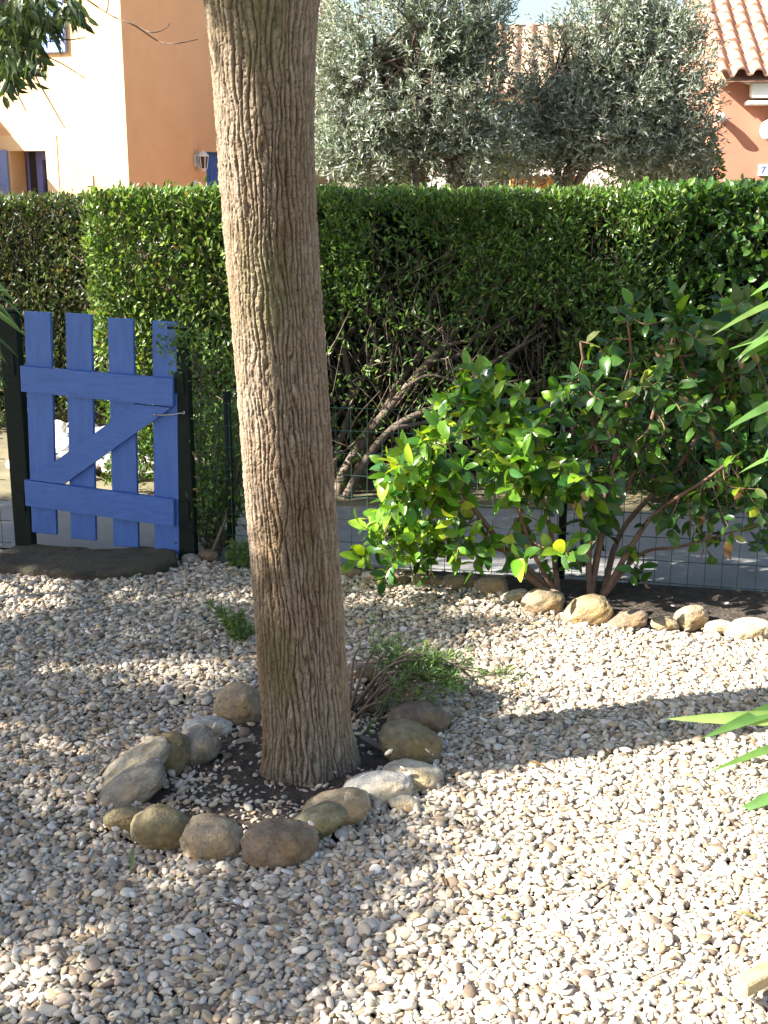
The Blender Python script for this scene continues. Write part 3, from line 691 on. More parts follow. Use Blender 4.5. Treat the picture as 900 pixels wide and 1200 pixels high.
def post(px, wpx, pyt, pyb, label, d=.012):
    b = FPt(px, pyb, d); tp = FPt(px, pyt, d); dep = b[1]*cp+EYE*sp_; h = wpx/2*dep/F
    t = thing('gate_post', label, 'post', (b[0], b[1], 0), 'posts either side of the gate')
    ax = np.stack([u_f, n_f, [0, 0, 1.]]); mb = MB(); H = tp[2]
    mb.box((b[0], b[1], H/2-.05), (h, .028, H/2+.05), ax, .004); mb.build('shaft', M_post, t)
    mb = MB(); mb.box((b[0], b[1], H+.0085), (h+.004, .032, .006), ax, .002); mb.build('cap', M_post, t)
    for z in (.25, H-.25):
        mb = MB(); mb.box(np.array([b[0], b[1], z])-n_f*.0335, (h*.55, .0035, .05), ax, .001); mb.build('hinge_plate', M_post, t)
post(31, 22, 366, 641, 'dark metal post carrying the hinges at the left of the blue gate', .03)
post(221, 21, 386, 655, 'dark metal post with the latch at the right of the blue gate', .03)
def plank():
    # rounded old timber under the gate
    pts = [(8, 655), (60, 660), (120, 664), (205, 657)]
    C = np.array([G(a, b, .01) for a, b in pts]); P = spline(C, 60); n = 28
    t_ = np.linspace(0, 1, 60); half = .2*np.clip(np.minimum(t_, 1-t_)*9, .25, 1)**.5; H = .045
    T = np.gradient(P, axis=0); T = norm(T*np.array([1, 1, 0])); S = np.stack([-T[:, 1], T[:, 0], T[:, 0]*0], 1)
    a = np.linspace(0, 2*np.pi, n, endpoint=False); ca = np.sign(np.cos(a))*np.abs(np.cos(a))**.55; sa = np.sign(np.sin(a))*np.abs(np.sin(a))**.6
    V = P[:, None]+S[:, None]*(half[:, None]*ca[None])[..., None]+np.array([0, 0, 1.])*(H*sa)[None, :, None]
    V = V.reshape(-1, 3); V += (fbm(V*np.array([6, 20, 20.]), 4, 5)-.5)[:, None]*np.array([.01, .03, .035])
    i = np.arange(59)[:, None]*n; j = np.arange(n)[None]; j2 = (j+1) % n
    Fq = np.stack([i+j, i+n+j, i+n+j2, i+j2], -1).reshape(-1, 4); e = [np.arange(n)[None], (59*n+np.arange(n)[::-1])[None]]
    o = mk('wooden_step', V, [Fq]+e, M_moss); tag(o, 'worn mossy timber step lying at the foot of the gate', 'step')
plank()
def stake():
    b = G(2, 668); mb = MB(); mb.box((b[0]-.02, b[1], .11), (.018, .012, .13), None, .003); o = mb.build('wooden_stake', M_wood); tag(o, 'short weathered wooden stake left of the gate', 'stake')
stake()

# ------------------------------------------------------------------ wire fence
def wire_fence(name, s0, s1, H, posts, label):
    base = A_+u_f*s0; t = thing(name, label, 'fence', (base[0], base[1], 0)); mb = MB(); d = n_f*.06
    for k in range(int((s1-s0)/.075)+1):
        p = A_+u_f*(s0+k*.075)+d; wob = rng.normal()*.003
        mb.tube([p+[wob, 0, .0], p+[0, 0, H/2], p+[wob, 0, H+.01]], .0016, 4, caps=False)
    nz = int(H/.1)
    for k in range(nz+1):
        z = .02+k*(H-.02)/nz; m = 24; ss = np.linspace(s0, s1, m)
        P = A_[None]+u_f[None]*ss[:, None]+d; P = P.copy(); P[:, 2] = z+.004*np.sin(ss*3+k); P += n_f*(.006*np.sin(ss*5+k*2))[:, None]; mb.tube(P, .0019, 4, caps=False)
    mb.build('wire_mesh', M_wire, t)
    for s in posts:
        p = A_+u_f*s+n_f*.09; mb = MB(); mb.tube([p+[0, 0, -.05], p+[0, 0, H+.05]], .019, 12); mb.build('post', M_post, t, smooth=True)
def s_of(px, py=690): return float(np.dot(FPt(px, py)-A_, u_f))
wire_fence('wire_fence', s_of(236), s_of(236)+4.6, .78, [s_of(266), s_of(655), s_of(655)+2.0], 'green wire mesh fence running right of the gate behind the glossy bush')
wire_fence('wire_fence', -2.4, -.1, .78, [-.75], 'short green wire mesh fence left of the gate')

# ------------------------------------------------------------------ hedges
def hedge_frame(x0, y0, ang):
    u = np.array([math.cos(R(ang)), math.sin(R(ang)), 0]); n = np.array([-u[1], u[0], 0]); return np.array([x0, y0, 0.]), u, n
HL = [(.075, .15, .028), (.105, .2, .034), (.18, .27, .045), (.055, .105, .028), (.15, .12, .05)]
def rand_twigs(mb, o, u, n, Ls, Dp, H, N, r=.004, z0=.1):
    for _ in range(N):
        s, z = rng.uniform(0, Ls), rng.uniform(z0, H*.75); d = rng.uniform(.12, Dp*.8); p = o+u*s+n*d+[0, 0, z]
        q = p+u*rng.normal()*.22-n*rng.uniform(-.05, .22)+np.array([0, 0, rng.uniform(.15, .5)])
        q[2] = min(q[2], H-.03); dq = np.dot(q-o, n)
        if dq < .03: q = q+n*(.03-dq)
        mb.tube(spline([p, (p+q)/2+rng.normal(size=3)*.03, q], 7), np.linspace(r*rng.uniform(.7, 1.5), .0018, 7), 5)
def box_hedge(name, label, o, u, n, Ls, Dp, H, nf, L, W, tm, cols, wts, hollow=None, lump=.09, nback=5000, ntwig=200, stems=None, mat_=M_leaf, topvar=.03, backcol=None):
    t = thing(name, label, 'hedge', o+u*Ls/2)
    mb = MB()
    for P, r0, r1 in (stems or []): mb.tube(spline(P, 26), np.linspace(r0, r1, 26)*(1+.12*np.sin(np.arange(26)*1.1)), 9)
    rand_twigs(mb, o, u, n, Ls, Dp, H, ntwig)
    mb.build('stem', M_stem, t, smooth=True)
    # front and top shell
    m = int(nf*.8); s = rng.uniform(-.06, Ls+.06, m); z = rng.uniform(.02, H, m); d = np.abs(rng.normal(size=m))*.11+rng.exponential(.05, m)
    lm = lump*2*(fbm(np.c_[s*2.4, z*3.0, s*0], 3, len(name)+int(Ls*10))-.5); dd = d+lm
    if hollow is not None:
        k = rng.random(m) < hollow(s, z); s, z, dd = s[k], z[k], dd[k]; m = len(s)
    Pf = o+np.outer(s, u)+np.outer(dd, n); Pf[:, 2] = z
    D = -n*.45+np.array([0, 0, .65])+runit(m)*.75; N = -n*.6+np.array([0, 0, .5])+runit(m)*.8
    m2 = nf-int(nf*.8); s2 = rng.uniform(-.04, Ls+.04, m2); d2 = rng.uniform(-.02, Dp, m2); zt = H+topvar*2*(fbm(np.c_[s2*4, d2*4, s2*0], 3, 5)-.5)-np.abs(rng.normal(size=m2))*.04+(rng.random(m2) < .05)*rng.uniform(0, .05, m2)
    Pt = o+np.outer(s2, u)+np.outer(d2, n); Pt[:, 2] = zt; D2 = np.array([0, 0, .9])+runit(m2)*.8; N2 = np.array([0, 0, .5])-n*.3+runit(m2)*.9
    P = np.vstack([Pf, Pt]); k = len(P)
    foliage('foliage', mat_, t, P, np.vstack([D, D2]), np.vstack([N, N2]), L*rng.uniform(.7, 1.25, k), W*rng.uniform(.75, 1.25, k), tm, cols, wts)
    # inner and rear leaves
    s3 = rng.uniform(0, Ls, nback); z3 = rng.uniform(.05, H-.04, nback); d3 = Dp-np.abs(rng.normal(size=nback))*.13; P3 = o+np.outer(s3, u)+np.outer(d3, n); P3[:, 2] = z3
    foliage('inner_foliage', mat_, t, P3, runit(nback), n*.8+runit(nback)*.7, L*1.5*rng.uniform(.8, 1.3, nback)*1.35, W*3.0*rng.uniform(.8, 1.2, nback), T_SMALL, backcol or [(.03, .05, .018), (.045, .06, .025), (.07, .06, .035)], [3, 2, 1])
    return t
HY = 7.22
o, u, n = hedge_frame(-1.62, HY+.12, -4.5)
def hol(s, z):
    base = np.clip((z-.93+.34*(fbm(np.c_[s*2, z*2, s*0], 3, 9)-.5))/.45, 0, 1)
    left = s < .75
    p = np.where(left, .95, .10+.90*base)
    fr = np.clip((s-2.45)/.4, 0, 1); p = np.maximum(p, fr*np.clip((z-.45)/.35, 0, 1))
    gap = np.clip((fbm(np.c_[s*5, z*5, s*0], 3, 77)-.33)*6, .22, 1)
    return p*gap
def hp(lst, Y=HY+.25): return [at(a, b, Y+.05*math.sin(a*.05)) for a, b in lst]
ST = [(hp([(392, 603), (402, 556), (432, 508), (478, 452), (520, 405), (562, 352), (610, 305), (640, 262)], HY+.2), .036, .009),
      (hp([(397, 603), (424, 548), (462, 500), (520, 472), (570, 430), (640, 388)], HY+.12), .03, .008),
      (hp([(460, 502), (520, 490), (590, 470), (650, 466)], HY+.1), .017, .006),
      (hp([(388, 603), (392, 540), (412, 470), (402, 400), (405, 320), (440, 262)], HY+.28), .026, .006),
      (hp([(414, 560), (455, 470), (500, 398), (508, 345), (560, 288)], HY+.3), .024, .006),
      (hp([(412, 470), (440, 410), (430, 360), (452, 318)], HY+.2), .014, .004),
      (hp([(520, 405), (560, 395), (600, 372), (670, 330)], HY+.18), .013, .004),
      (hp([(498, 425), (545, 410), (590, 330), (672, 275)], HY+.12), .012, .004),
      (hp([(340, 603), (350, 540), (400, 480), (420, 440)], HY+.3), .02, .008),
      (hp([(640, 600), (650, 540), (690, 470), (720, 400)], HY+.35), .022, .007),
      (hp([(250, 600), (255, 520), (240, 440), (262, 350)], HY+.3), .018, .005),
      (hp([(478, 452), (505, 440), (560, 452), (610, 445)], HY+.1), .012, .004)]
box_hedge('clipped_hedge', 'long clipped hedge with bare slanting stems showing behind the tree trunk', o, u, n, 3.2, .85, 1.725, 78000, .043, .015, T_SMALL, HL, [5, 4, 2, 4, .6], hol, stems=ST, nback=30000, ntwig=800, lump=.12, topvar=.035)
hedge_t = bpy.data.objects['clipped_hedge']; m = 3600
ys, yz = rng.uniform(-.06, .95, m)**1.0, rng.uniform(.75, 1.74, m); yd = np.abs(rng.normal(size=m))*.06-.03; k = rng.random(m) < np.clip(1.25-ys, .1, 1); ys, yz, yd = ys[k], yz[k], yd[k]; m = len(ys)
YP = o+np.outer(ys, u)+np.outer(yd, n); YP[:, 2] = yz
foliage('sun_tinted_foliage', M_leaf, hedge_t, YP, -n*.4+np.array([0, 0, .7])+runit(m)*.7, -n*.5+np.array([-.5, 0, .5])+runit(m)*.6, .05*rng.uniform(.7, 1.2, m), .023*rng.uniform(.8, 1.2, m), T_SMALL, [(.14, .22, .045), (.2, .27, .06), (.1, .17, .035), (.16, .13, .06)], [3, 2, 3, .7])  # larger, yellower leaf shell: sunlight on this end of the hedge as colour
o2, u2, n2 = hedge_frame(1.42, HY+.0, -6)
box_hedge('clipped_hedge', 'hedge of rounder glossy leaves behind the bush, below the red house', o2, u2, n2, 2.2, .8, 1.755, 13000, .05, .036, T_MID, [(.04, .10, .022), (.06, .14, .025), (.10, .19, .03), (.03, .07, .02)], [4, 4, 2, 3], None, lump=.14, nback=9000, ntwig=90, mat_=M_bigleaf)
o3, u3, n3 = hedge_frame(-4.2, 9.35, -2)
box_hedge('clipped_hedge', 'shaded brownish hedge on the far side of the lane behind the blue gate', o3, u3, n3, 2.5, .8, 1.66, 26000, .045, .018, T_SMALL, [(.05, .085, .025), (.08, .12, .03), (.13, .11, .06), (.04, .06, .025)], [4, 3, 3, 3], None, lump=.1, nback=20000, ntwig=420)
# shrub wrapped round the right gate post
def post_shrub():
    b = FPt(250, 640, .2); t = thing('gate_shrub', 'small leaved green shrub growing around the right gate post', 'shrub', (b[0], b[1], 0))
    mb = MB(); tips = []
    for k in range(26):
        px, py = rng.uniform(222, 290), rng.uniform(375, 600)
        e = FPt(px, py, rng.uniform(.02, .5)); e0 = np.array([b[0]+rng.normal()*.05, b[1]+rng.normal()*.06, 0])
        P = spline([e0, (e0+e)/2+rng.normal(size=3)*.05, e], 12); mb.tube(P, np.linspace(.008, .002, 12), 5); tips += list(P[4:])
    for px, py in ((205, 395), (212, 405), (198, 410), (216, 388)):
        e = FPt(px, py, -.06); e0 = FPt(235, 440, .12); P = spline([e0, (e0+e)/2+[0, 0, .05], e], 10); mb.tube(P, np.linspace(.004, .0015, 10), 5); tips += list(P[7:])
    mb.build('stem', M_stem, t, smooth=True)
    tips = np.array(tips); m = 4200; P = tips[rng.integers(0, len(tips), m)]+rng.normal(size=(m, 3))*.05
    foliage('foliage', M_leaf, t, P, runit(m)*.8+np.array([-.1, -.3, .5]), runit(m)*.7+np.array([-.3, -.4, .6]), rng.uniform(.022, .042, m), rng.uniform(.01, .017, m), T_SMALL, HL, [4, 4, 3, 2, .3])
post_shrub()

# ------------------------------------------------------------------ glossy bush
def big_bush():
    base = G(662, 698); t = thing('glossy_bush', 'big glossy leaved bush with sunlit yellow green leaves and reddish stems', 'bush', (base[0], base[1], 0))
    mb = MB(); roots = {0: G(655, 702), 1: G(692, 702), 2: G(705, 703)}
    mains = [(0, [(655, 702), (612, 668), (575, 622), (540, 575), (505, 530)], 5.45, .02), (0, [(657, 702), (600, 650), (560, 640), (500, 622), (465, 600)], 5.5, .013),
             (0, [(655, 702), (622, 640), (604, 570), (612, 500)], 5.4, .012), (0, [(655, 700), (640, 600), (600, 520), (560, 450)], 5.6, .014),
             (1, [(692, 702), (690, 640), (700, 560), (690, 470), (680, 400)], 5.55, .017), (1, [(692, 702), (705, 630), (740, 560), (770, 470), (790, 390)], 5.6, .017),
             (2, [(705, 703), (740, 640), (770, 600), (830, 560), (880, 520)], 5.5, .015), (2, [(705, 703), (730, 620), (800, 540), (850, 440), (870, 390)], 5.7, .016),
             (2, [(700, 703), (750, 650), (800, 640), (870, 620), (900, 612)], 5.55, .01), (1, [(690, 700), (720, 540), (740, 440), (735, 370)], 5.75, .014)]
    paths = []
    for r_, pts, Y, r in mains:
        P = spline([roots[r_]]+[at(a, b, Y+(i+1)/len(pts)*rng.normal()*.12) for i, (a, b) in enumerate(pts[1:])], 30); mb.tube(P, np.linspace(r, r*.3, 30), 8); paths.append(P)
    allp = np.vstack([p[8:] for p in paths])
    tipsP, tipsD = [], []
    def shoot(px, py, Y):
        e = at(px, py, Y); i = int(np.argmin(np.linalg.norm(allp-e-np.array([0, 0, .12]), axis=1))); s = allp[i]
        P = spline([s, (s+e)/2+rng.normal(size=3)*.025+[0, 0, -.02], e], 12); mb.tube(P, np.linspace(.0038, .0016, 12), 5); tipsP.append(P); tipsD.append(norm(P[-1]-P[-3]))
    blobs = [(560, 575, 110, 100, 5.38, 64), (490, 590, 50, 60, 5.4, 26), (620, 520, 70, 80, 5.45, 38), (570, 470, 60, 45, 5.65, 26), (700, 545, 75, 100, 5.5, 28), (740, 465, 80, 60, 5.7, 26), (815, 435, 85, 65, 5.7, 44), (860, 520, 70, 80, 5.7, 38), (810, 560, 90, 70, 5.6, 28), (740, 640, 80, 40, 5.5, 7), (850, 620, 60, 40, 5.6, 10), (880, 420, 70, 70, 5.8, 30), (640, 640, 60, 35, 5.4, 5), (850, 375, 80, 45, 5.8, 13), (760, 385, 60, 40, 5.75, 5), (455, 640, 45, 45, 5.55, 16), (500, 655, 40, 25, 5.5, 8), (470, 560, 45, 40, 5.5, 8)]
    for cx, cy, rx, ry, Y, nn_ in blobs:
        for _ in range(nn_):
            a = rng.uniform(0, 2*np.pi); q = rng.random()**.5
            shoot(cx+rx*q*math.cos(a), cy+ry*q*math.sin(a), Y+rng.normal()*.16-.08*(1-q))
    shoot(610, 505, 5.25); shoot(606, 515, 5.24)
    mb.build('stem', M_stemred, t, smooth=True)
    Ps, Ds, Ns, Ls = [], [], [], []
    for P, d in zip(tipsP, tipsD):
        L = np.linalg.norm(P[-1]-P[0]); k = int(np.clip(L/.028, 5, 10)); ph = rng.uniform(0, 6.28)
        x = norm(np.cross(d, [0.1, .2, 1])); y = np.cross(d, x)
        for i in range(k):
            f = 1-(i/k)*min(1, .22/L); p = P[0]+(P[-1]-P[0])*f; p = P[min(11, int(round(f*11)))]
            an = ph+i*2.4; side = x*math.cos(an)+y*math.sin(an); tipw = 1.2 if i < 2 else .35
            dd = norm(side+d*tipw+np.array([-.25, -.1, .12])+rng.normal(size=3)*.25); nn2 = norm(np.array([-.5, -.35, .75])+rng.normal(size=3)*.55+d*.3)
            Ps.append(p); Ds.append(dd); Ns.append(nn2); Ls.append(rng.uniform(.058, .104))
    P, D, N, L = map(np.array, (Ps, Ds, Ns, Ls)); m = len(P); print('bush leaves', m)
    darker = rng.random(m) < np.clip((P[:, 0]-.62)/.35, 0, .85); Wd = L*rng.uniform(.42, .58, m)  # darker palette towards the right: the bush's shaded side put into leaf colour
    foliage('shade_tinted_foliage', M_bigleaf, t, P[darker], D[darker], N[darker], L[darker], Wd[darker], T_BIG, [(.045, .115, .025), (.06, .15, .025), (.035, .085, .024), (.12, .15, .04)], [4, 3, 4, .6], .2, wav=.02, smooth=True)
    P, D, N, L, Wd = P[~darker], D[~darker], N[~darker], L[~darker], Wd[~darker]
    foliage('foliage', M_bigleaf, t, P, D, N, L, Wd, T_BIG, [(.06, .16, .02), (.11, .25, .022), (.19, .34, .03), (.04, .115, .028), (.32, .42, .04)], [3, 4, 4, 3, 1.5], .2, wav=.012, smooth=True)
    m = 150; P = np.vstack(tipsP); P = P[rng.integers(0, len(P), m)]; P = P[(P[:, 0] > .75)]; m = len(P)
    foliage('dry_foliage', M_bigleaf, t, P+rng.normal(size=(m, 3))*.03-np.array([0, 0, .05]), runit(m)*.6+np.array([0, 0, -1.]), runit(m), rng.uniform(.05, .08, m), rng.uniform(.025, .04, m), T_BIG, [(.3, .19, .08), (.22, .12, .05), (.38, .27, .12)], [3, 2, 2], .15, wav=.03, smooth=True)
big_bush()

# ------------------------------------------------------------------ small plants
def juniper():
    b = G(425, 838); t = thing('juniper', 'sprawling juniper with bare twigs and feathery green tips beside the trunk', 'shrub', (b[0], b[1], 0)); mb = MB(); P_, D_ = [], []
    tg = [(545, 782), (520, 776), (505, 792), (538, 796), (560, 788), (492, 770), (470, 762), (450, 768), (455, 752), (480, 750), (525, 800), (510, 785), (500, 778), (530, 788), (486, 818), (598, 790), (440, 760), (515, 770)]
    for px, py in tg:
        Y = G(px, py+38)[1]; e = at(px, py, Y); o = b+np.array([rng.normal()*.03, rng.normal()*.03, .02])
        P = spline([o, o*.6+e*.4+np.array([0, 0, .05])+rng.normal(size=3)*.03, e], 22); mb.tube(P, np.linspace(.006, .0014, 22), 6)
        for k in range(9):
            i = rng.integers(9, 22); d = norm(P[-1]-P[-4]+rng.normal(size=3)*.05+np.array([0, 0, .02])); f = P[i]+d*rng.uniform(.03, .08)+rng.normal(size=3)*.03
            mb.tube([P[i], f], [.0018, .0009], 4)
            if i > 11 and (px > 485 or rng.random() < .6):
                for q in range(27): P_.append(P[i]+(f-P[i])*rng.random()+rng.normal(size=3)*.006); D_.append(norm(f-P[i])+rng.normal(size=3)*.55)
    for k in range(11):
        o = b+np.array([rng.normal()*.05+.03, rng.normal()*.05, .01]); e = o+np.array([rng.uniform(-.02, .42), rng.uniform(-.1, .3), rng.uniform(.02, .17)])
        mb.tube(spline([o, (o+e)/2+rng.normal(size=3)*.03+[0, 0, .04], e], 10), np.linspace(.003, .0009, 10), 5)
    mb.build('twig', M_twig, t, smooth=True); P, D = np.array(P_), np.array(D_); m = len(P)
    foliage('foliage', M_leaf, t, P, D, runit(m), rng.uniform(.016, .034, m), .0055, T_SMALL, [(.08, .15, .045), (.12, .21, .05), (.17, .27, .06)], [3, 3, 1])
juniper()
def rosemary(label, px, py, tops, seed):
    b = G(px, py); t = thing('rosemary_sprig', label, 'plant', (b[0], b[1], 0), 'needle leaved sprigs left of the trunk'); mb = MB(); P_, D_ = [], []
    for tx, ty in tops:
        e = at(tx, ty, b[1]+rng.normal()*.04); P = spline([b+rng.normal(size=3)*np.array([.02, .02, 0]), (b+e)/2+rng.normal(size=3)*.015, e], 16); mb.tube(P, np.linspace(.003, .0012, 16), 5)
        for k in range(150):
            f = rng.uniform(.25, 1); p = P[int(f*15)]; d = norm(P[-1]-P[0]); P_.append(p); D_.append(d*.7+runit(1)[0])
    mb.build('stem', M_twig, t, smooth=True); P, D = np.array(P_), np.array(D_); m = len(P)
    foliage('foliage', M_leaf, t, P, D, runit(m), rng.uniform(.024, .044, m), .006, T_SMALL, [(.11, .18, .05), (.16, .24, .08), (.22, .28, .11)], [3, 3, 1])
rosemary('pale needle leaved sprig standing by the fence behind the left of the trunk', 282, 668, [(274, 632), (282, 638), (292, 650), (268, 652), (288, 634)], 1)
rosemary('larger needle leaved sprig spreading on the gravel left of the trunk', 288, 752, [(245, 704), (258, 712), (270, 716), (280, 728), (274, 742), (290, 735), (284, 718), (262, 724)], 2)
def lance_plant(name, label, root, tips, L, W, stalks, cols):
    t = thing(name, label, 'plant', (root[0], root[1], 0)); mb = MB()
    for s in stalks: mb.tube(spline([root+rng.normal(size=3)*np.array([.05, .05, 0]), (root+s)/2+rng.normal(size=3)*.04, s], 16), np.linspace(.012, .005, 16), 7)
    mb.build('stem', M_twig, t, smooth=True)
    P = np.array([a for a, b, *_ in tips]); D = np.array([b-a for a, b, *_ in tips]); ln = np.linalg.norm(D, axis=1); m = len(P)
    N = np.array([0, -.25, 1.])+rng.normal(size=(m, 3))*.3
    return foliage('foliage', M_lance, t, P, D, N, ln, W*(.8+.4*rng.random(m)), T_LANCE, cols, [1]*len(cols), .12, smooth=True)
LCL = [(.09, .19, .045), (.14, .26, .06), (.2, .31, .09)]
tips = []
def lv(ax, ay, bx, by, Ya, Yb): tips.append((at(ax, ay, Ya), at(bx, by, Yb)))
lv(985, 842, 812, 840, 3.75, 3.6); lv(960, 812, 846, 848, 3.8, 3.6); lv(985, 905, 866, 942, 3.5, 3.4); lv(965, 915, 880, 958, 3.5, 3.42); lv(985, 860, 855, 872, 3.7, 3.5)
lv(985, 335, 842, 350, 3.6, 3.5); lv(970, 330, 862, 392, 3.6, 3.5); lv(985, 360, 868, 384, 3.6, 3.48); lv(985, 380, 872, 378, 3.62, 3.5); lv(945, 350, 876, 412, 3.6, 3.5); lv(985, 452, 857, 468, 3.6, 3.5); lv(965, 470, 884, 515, 3.6, 3.5); lv(985, 520, 870, 520, 3.6, 3.55); lv(985, 310, 886, 312, 3.6, 3.5)
lv(985, 1215, 885, 1196, 2.2, 2.1)
root = np.array([1.45, 3.6, 0.])
for k in range(70):
    h = rng.uniform(.25, 1.75); a = rng.uniform(0, 6.28); p = root+np.array([rng.uniform(.0, .55), rng.normal()*.2, h]); d = np.array([math.cos(a), math.sin(a), .35])*rng.uniform(.18, .32); q = p+d
    x_, y_ = proj(np.array([p, q])); 
    if (x_ < 915).any(): continue
    tips.append((p, q))
lance_plant('lance_leaf_shrub', 'long narrow green leaves of a shrub reaching in from the right edge', root+np.array([.15, 0, 0]), tips, .3, .04, [root+np.array([.2+rng.uniform(0, .35), rng.normal()*.15, h]) for h in (.9, 1.3, 1.6, 1.75, 1.2)], LCL)
tips = []
for a in ((-40, 300, 14, 345), (-40, 320, 22, 372), (-30, 350, 26, 380), (-40, 370, 10, 412), (-30, 330, 30, 355), (-40, 390, 12, 440), (-40, 350, 8, 322), (-30, 380, 22, 402), (-45, 420, 6, 470)): lv(a[0], a[1], a[2], a[3], 5.3, 5.2)
rootl = np.array([-1.85, 5.3, 0.])
for k in range(40):
    h = rng.uniform(.3, 1.6); a = rng.uniform(0, 6.28); p = rootl+np.array([rng.uniform(-.4, -.05), rng.normal()*.15, h]); q = p+np.array([math.cos(a), math.sin(a), .3])*rng.uniform(.15, .25)
    if (proj(np.array([p, q]))[0] > -8).any(): continue
    tips.append((p, q))
lance_plant('lance_leaf_shrub', 'dark narrow leaved shrub at the left edge in front of the gate hinge', rootl+np.array([-.1, 0, 0]), tips, .2, .022, [rootl+np.array([rng.uniform(-.3, -.05), rng.normal()*.1, h]) for h in (.9, 1.2, 1.5)], [(.05, .1, .03), (.08, .14, .04)])

def batten():
    a, b = G(866, 1158, .075), G(1010, 1082, .085); d = b-a; L = np.linalg.norm(d); d /= L; sd = norm(np.cross([0, 0, 1.], d)); ax = np.stack([d, sd, np.cross(d, sd)])
    mb = MB(); mb.box((a+b)/2, (L/2, .022, .017), ax, .004); o = mb.build('timber_batten', M_tanwood); tag(o, 'end of a tan timber batten lying on the gravel at the lower right corner', 'batten')
M_tanwood = noise_mat('tan_wood', (.3, .22, .11), (.46, .36, .2), 6, .8, .4, 50, stretch=(1, 5, 5))
batten()
# fallen leaves and bits on the gravel
def fallen(name, label, cat, px, py, dx, dy, Wd, colc):
    a, b = G(px, py, .035), G(px+dx, py+dy, .04); D = (b-a)[None]
    V, Fs, k = leaves(a[None], D, np.array([[.1, -.2, 1.]]), np.array([np.linalg.norm(b-a)]), np.array([Wd]), T_BIG)
    tag(mk(name, V, Fs, M_lance, None, col=np.array(colc)), label, cat, 'leaves fallen on the gravel')
fallen('fallen_leaf', 'dry pale green leaf lying on gravel below the small olive stone', 'leaf', 157, 992, -4, 22, .012, (.2, .24, .1))
fallen('fallen_leaf', 'thin dead leaf lying by the shadow of the trunk on the right', 'leaf', 618, 892, 26, 4, .012, (.16, .1, .04))
fallen('fallen_leaf', 'curled yellowish leaf lying near the lower right gravel', 'leaf', 862, 1068, 28, 4, .012, (.24, .22, .08))
fallen('fallen_leaf', 'broad dead leaf lying in the ring right of the trunk', 'leaf', 420, 862, 28, 10, .03, (.2, .15, .09))
fallen('fallen_leaf', 'grey dead leaf lying in the ring left of the trunk', 'leaf', 275, 870, 22, -6, .028, (.3, .27, .2))
def twig_on_ground(label, pts, r):
    mb = MB(); mb.tube(spline([G(a, b, .05) for a, b in pts], 12), np.linspace(r, r*.5, 12), 6); tag(mb.build('fallen_twig', M_wood, None, smooth=True), label, 'twig', 'dry twigs lying on the ground')
twig_on_ground('pale dry twig lying inside the ring left of the trunk', [(190, 940), (208, 930), (228, 920)], .004)
twig_on_ground('thin dry stalk lying on the lower right gravel', [(800, 1130), (770, 1142), (745, 1155)], .003)

def litter():
    m = 170; y = rng.uniform(2.5, 5.6, m); x = (rng.random(m)*2-1)*.33*y; k = (x > .1) | (rng.random(m) < .35); x, y = x[k], y[k]; m = len(x)
    z = np.array([hm[int((b-Y0)/RES), int((a-X0)/RES)] for a, b in zip(x, y)]); k = z < .1; P = np.c_[x, y, z+.006][k]; m = len(P)
    D = runit(m)*np.array([1, 1, .15]); ln = rng.uniform(.012, .045, m)
    o = foliage('leaf_litter', M_lance, None, P, D, np.array([0, 0, 1.])+runit(m)*.4, ln, np.where(rng.random(m) < .5, .003, ln*.32), T_MID, [(.26, .18, .09), (.34, .27, .15), (.18, .11, .06), (.2, .2, .08)], [3, 3, 2, 1])
    tag(o, 'scraps of dry leaf and straw scattered over the gravel', 'litter', kind='stuff')
litter()
# white stones beyond the gate
def white_bed():
    Vs, Fs, Cs, k = [], [], [], 0; n_ = 0
    for i in range(420):
        x, y = rng.uniform(-2.35, -1.0), rng.uniform(7.75, 9.2)
        V, Fc = t_ico[0][i % 14]; r = rng.uniform(.04, .085); a = rng.uniform(0, 6.28); ca, sa = math.cos(a), math.sin(a)
        V = (V*np.array([r, r*.75, r*.6]))@np.array([[ca, sa, 0], [-sa, ca, 0], [0, 0, 1]])+np.array([x, y, rng.uniform(.01, .09)])
        Vs.append(V); Fs.append(Fc+n_); n_ += len(V); Cs.append(np.repeat(pal(1, [(.62, .6, .56), (.5, .48, .45), (.68, .67, .64)], [3, 2, 2]), len(V), 0))
    tag(mk('white_cobbles', np.vstack(Vs), [np.vstack(Fs)], M_pebble, None, col=np.vstack(Cs)), 'bed of white cobbles beyond the lane seen through the gate', 'cobbles', kind='stuff')
white_bed()

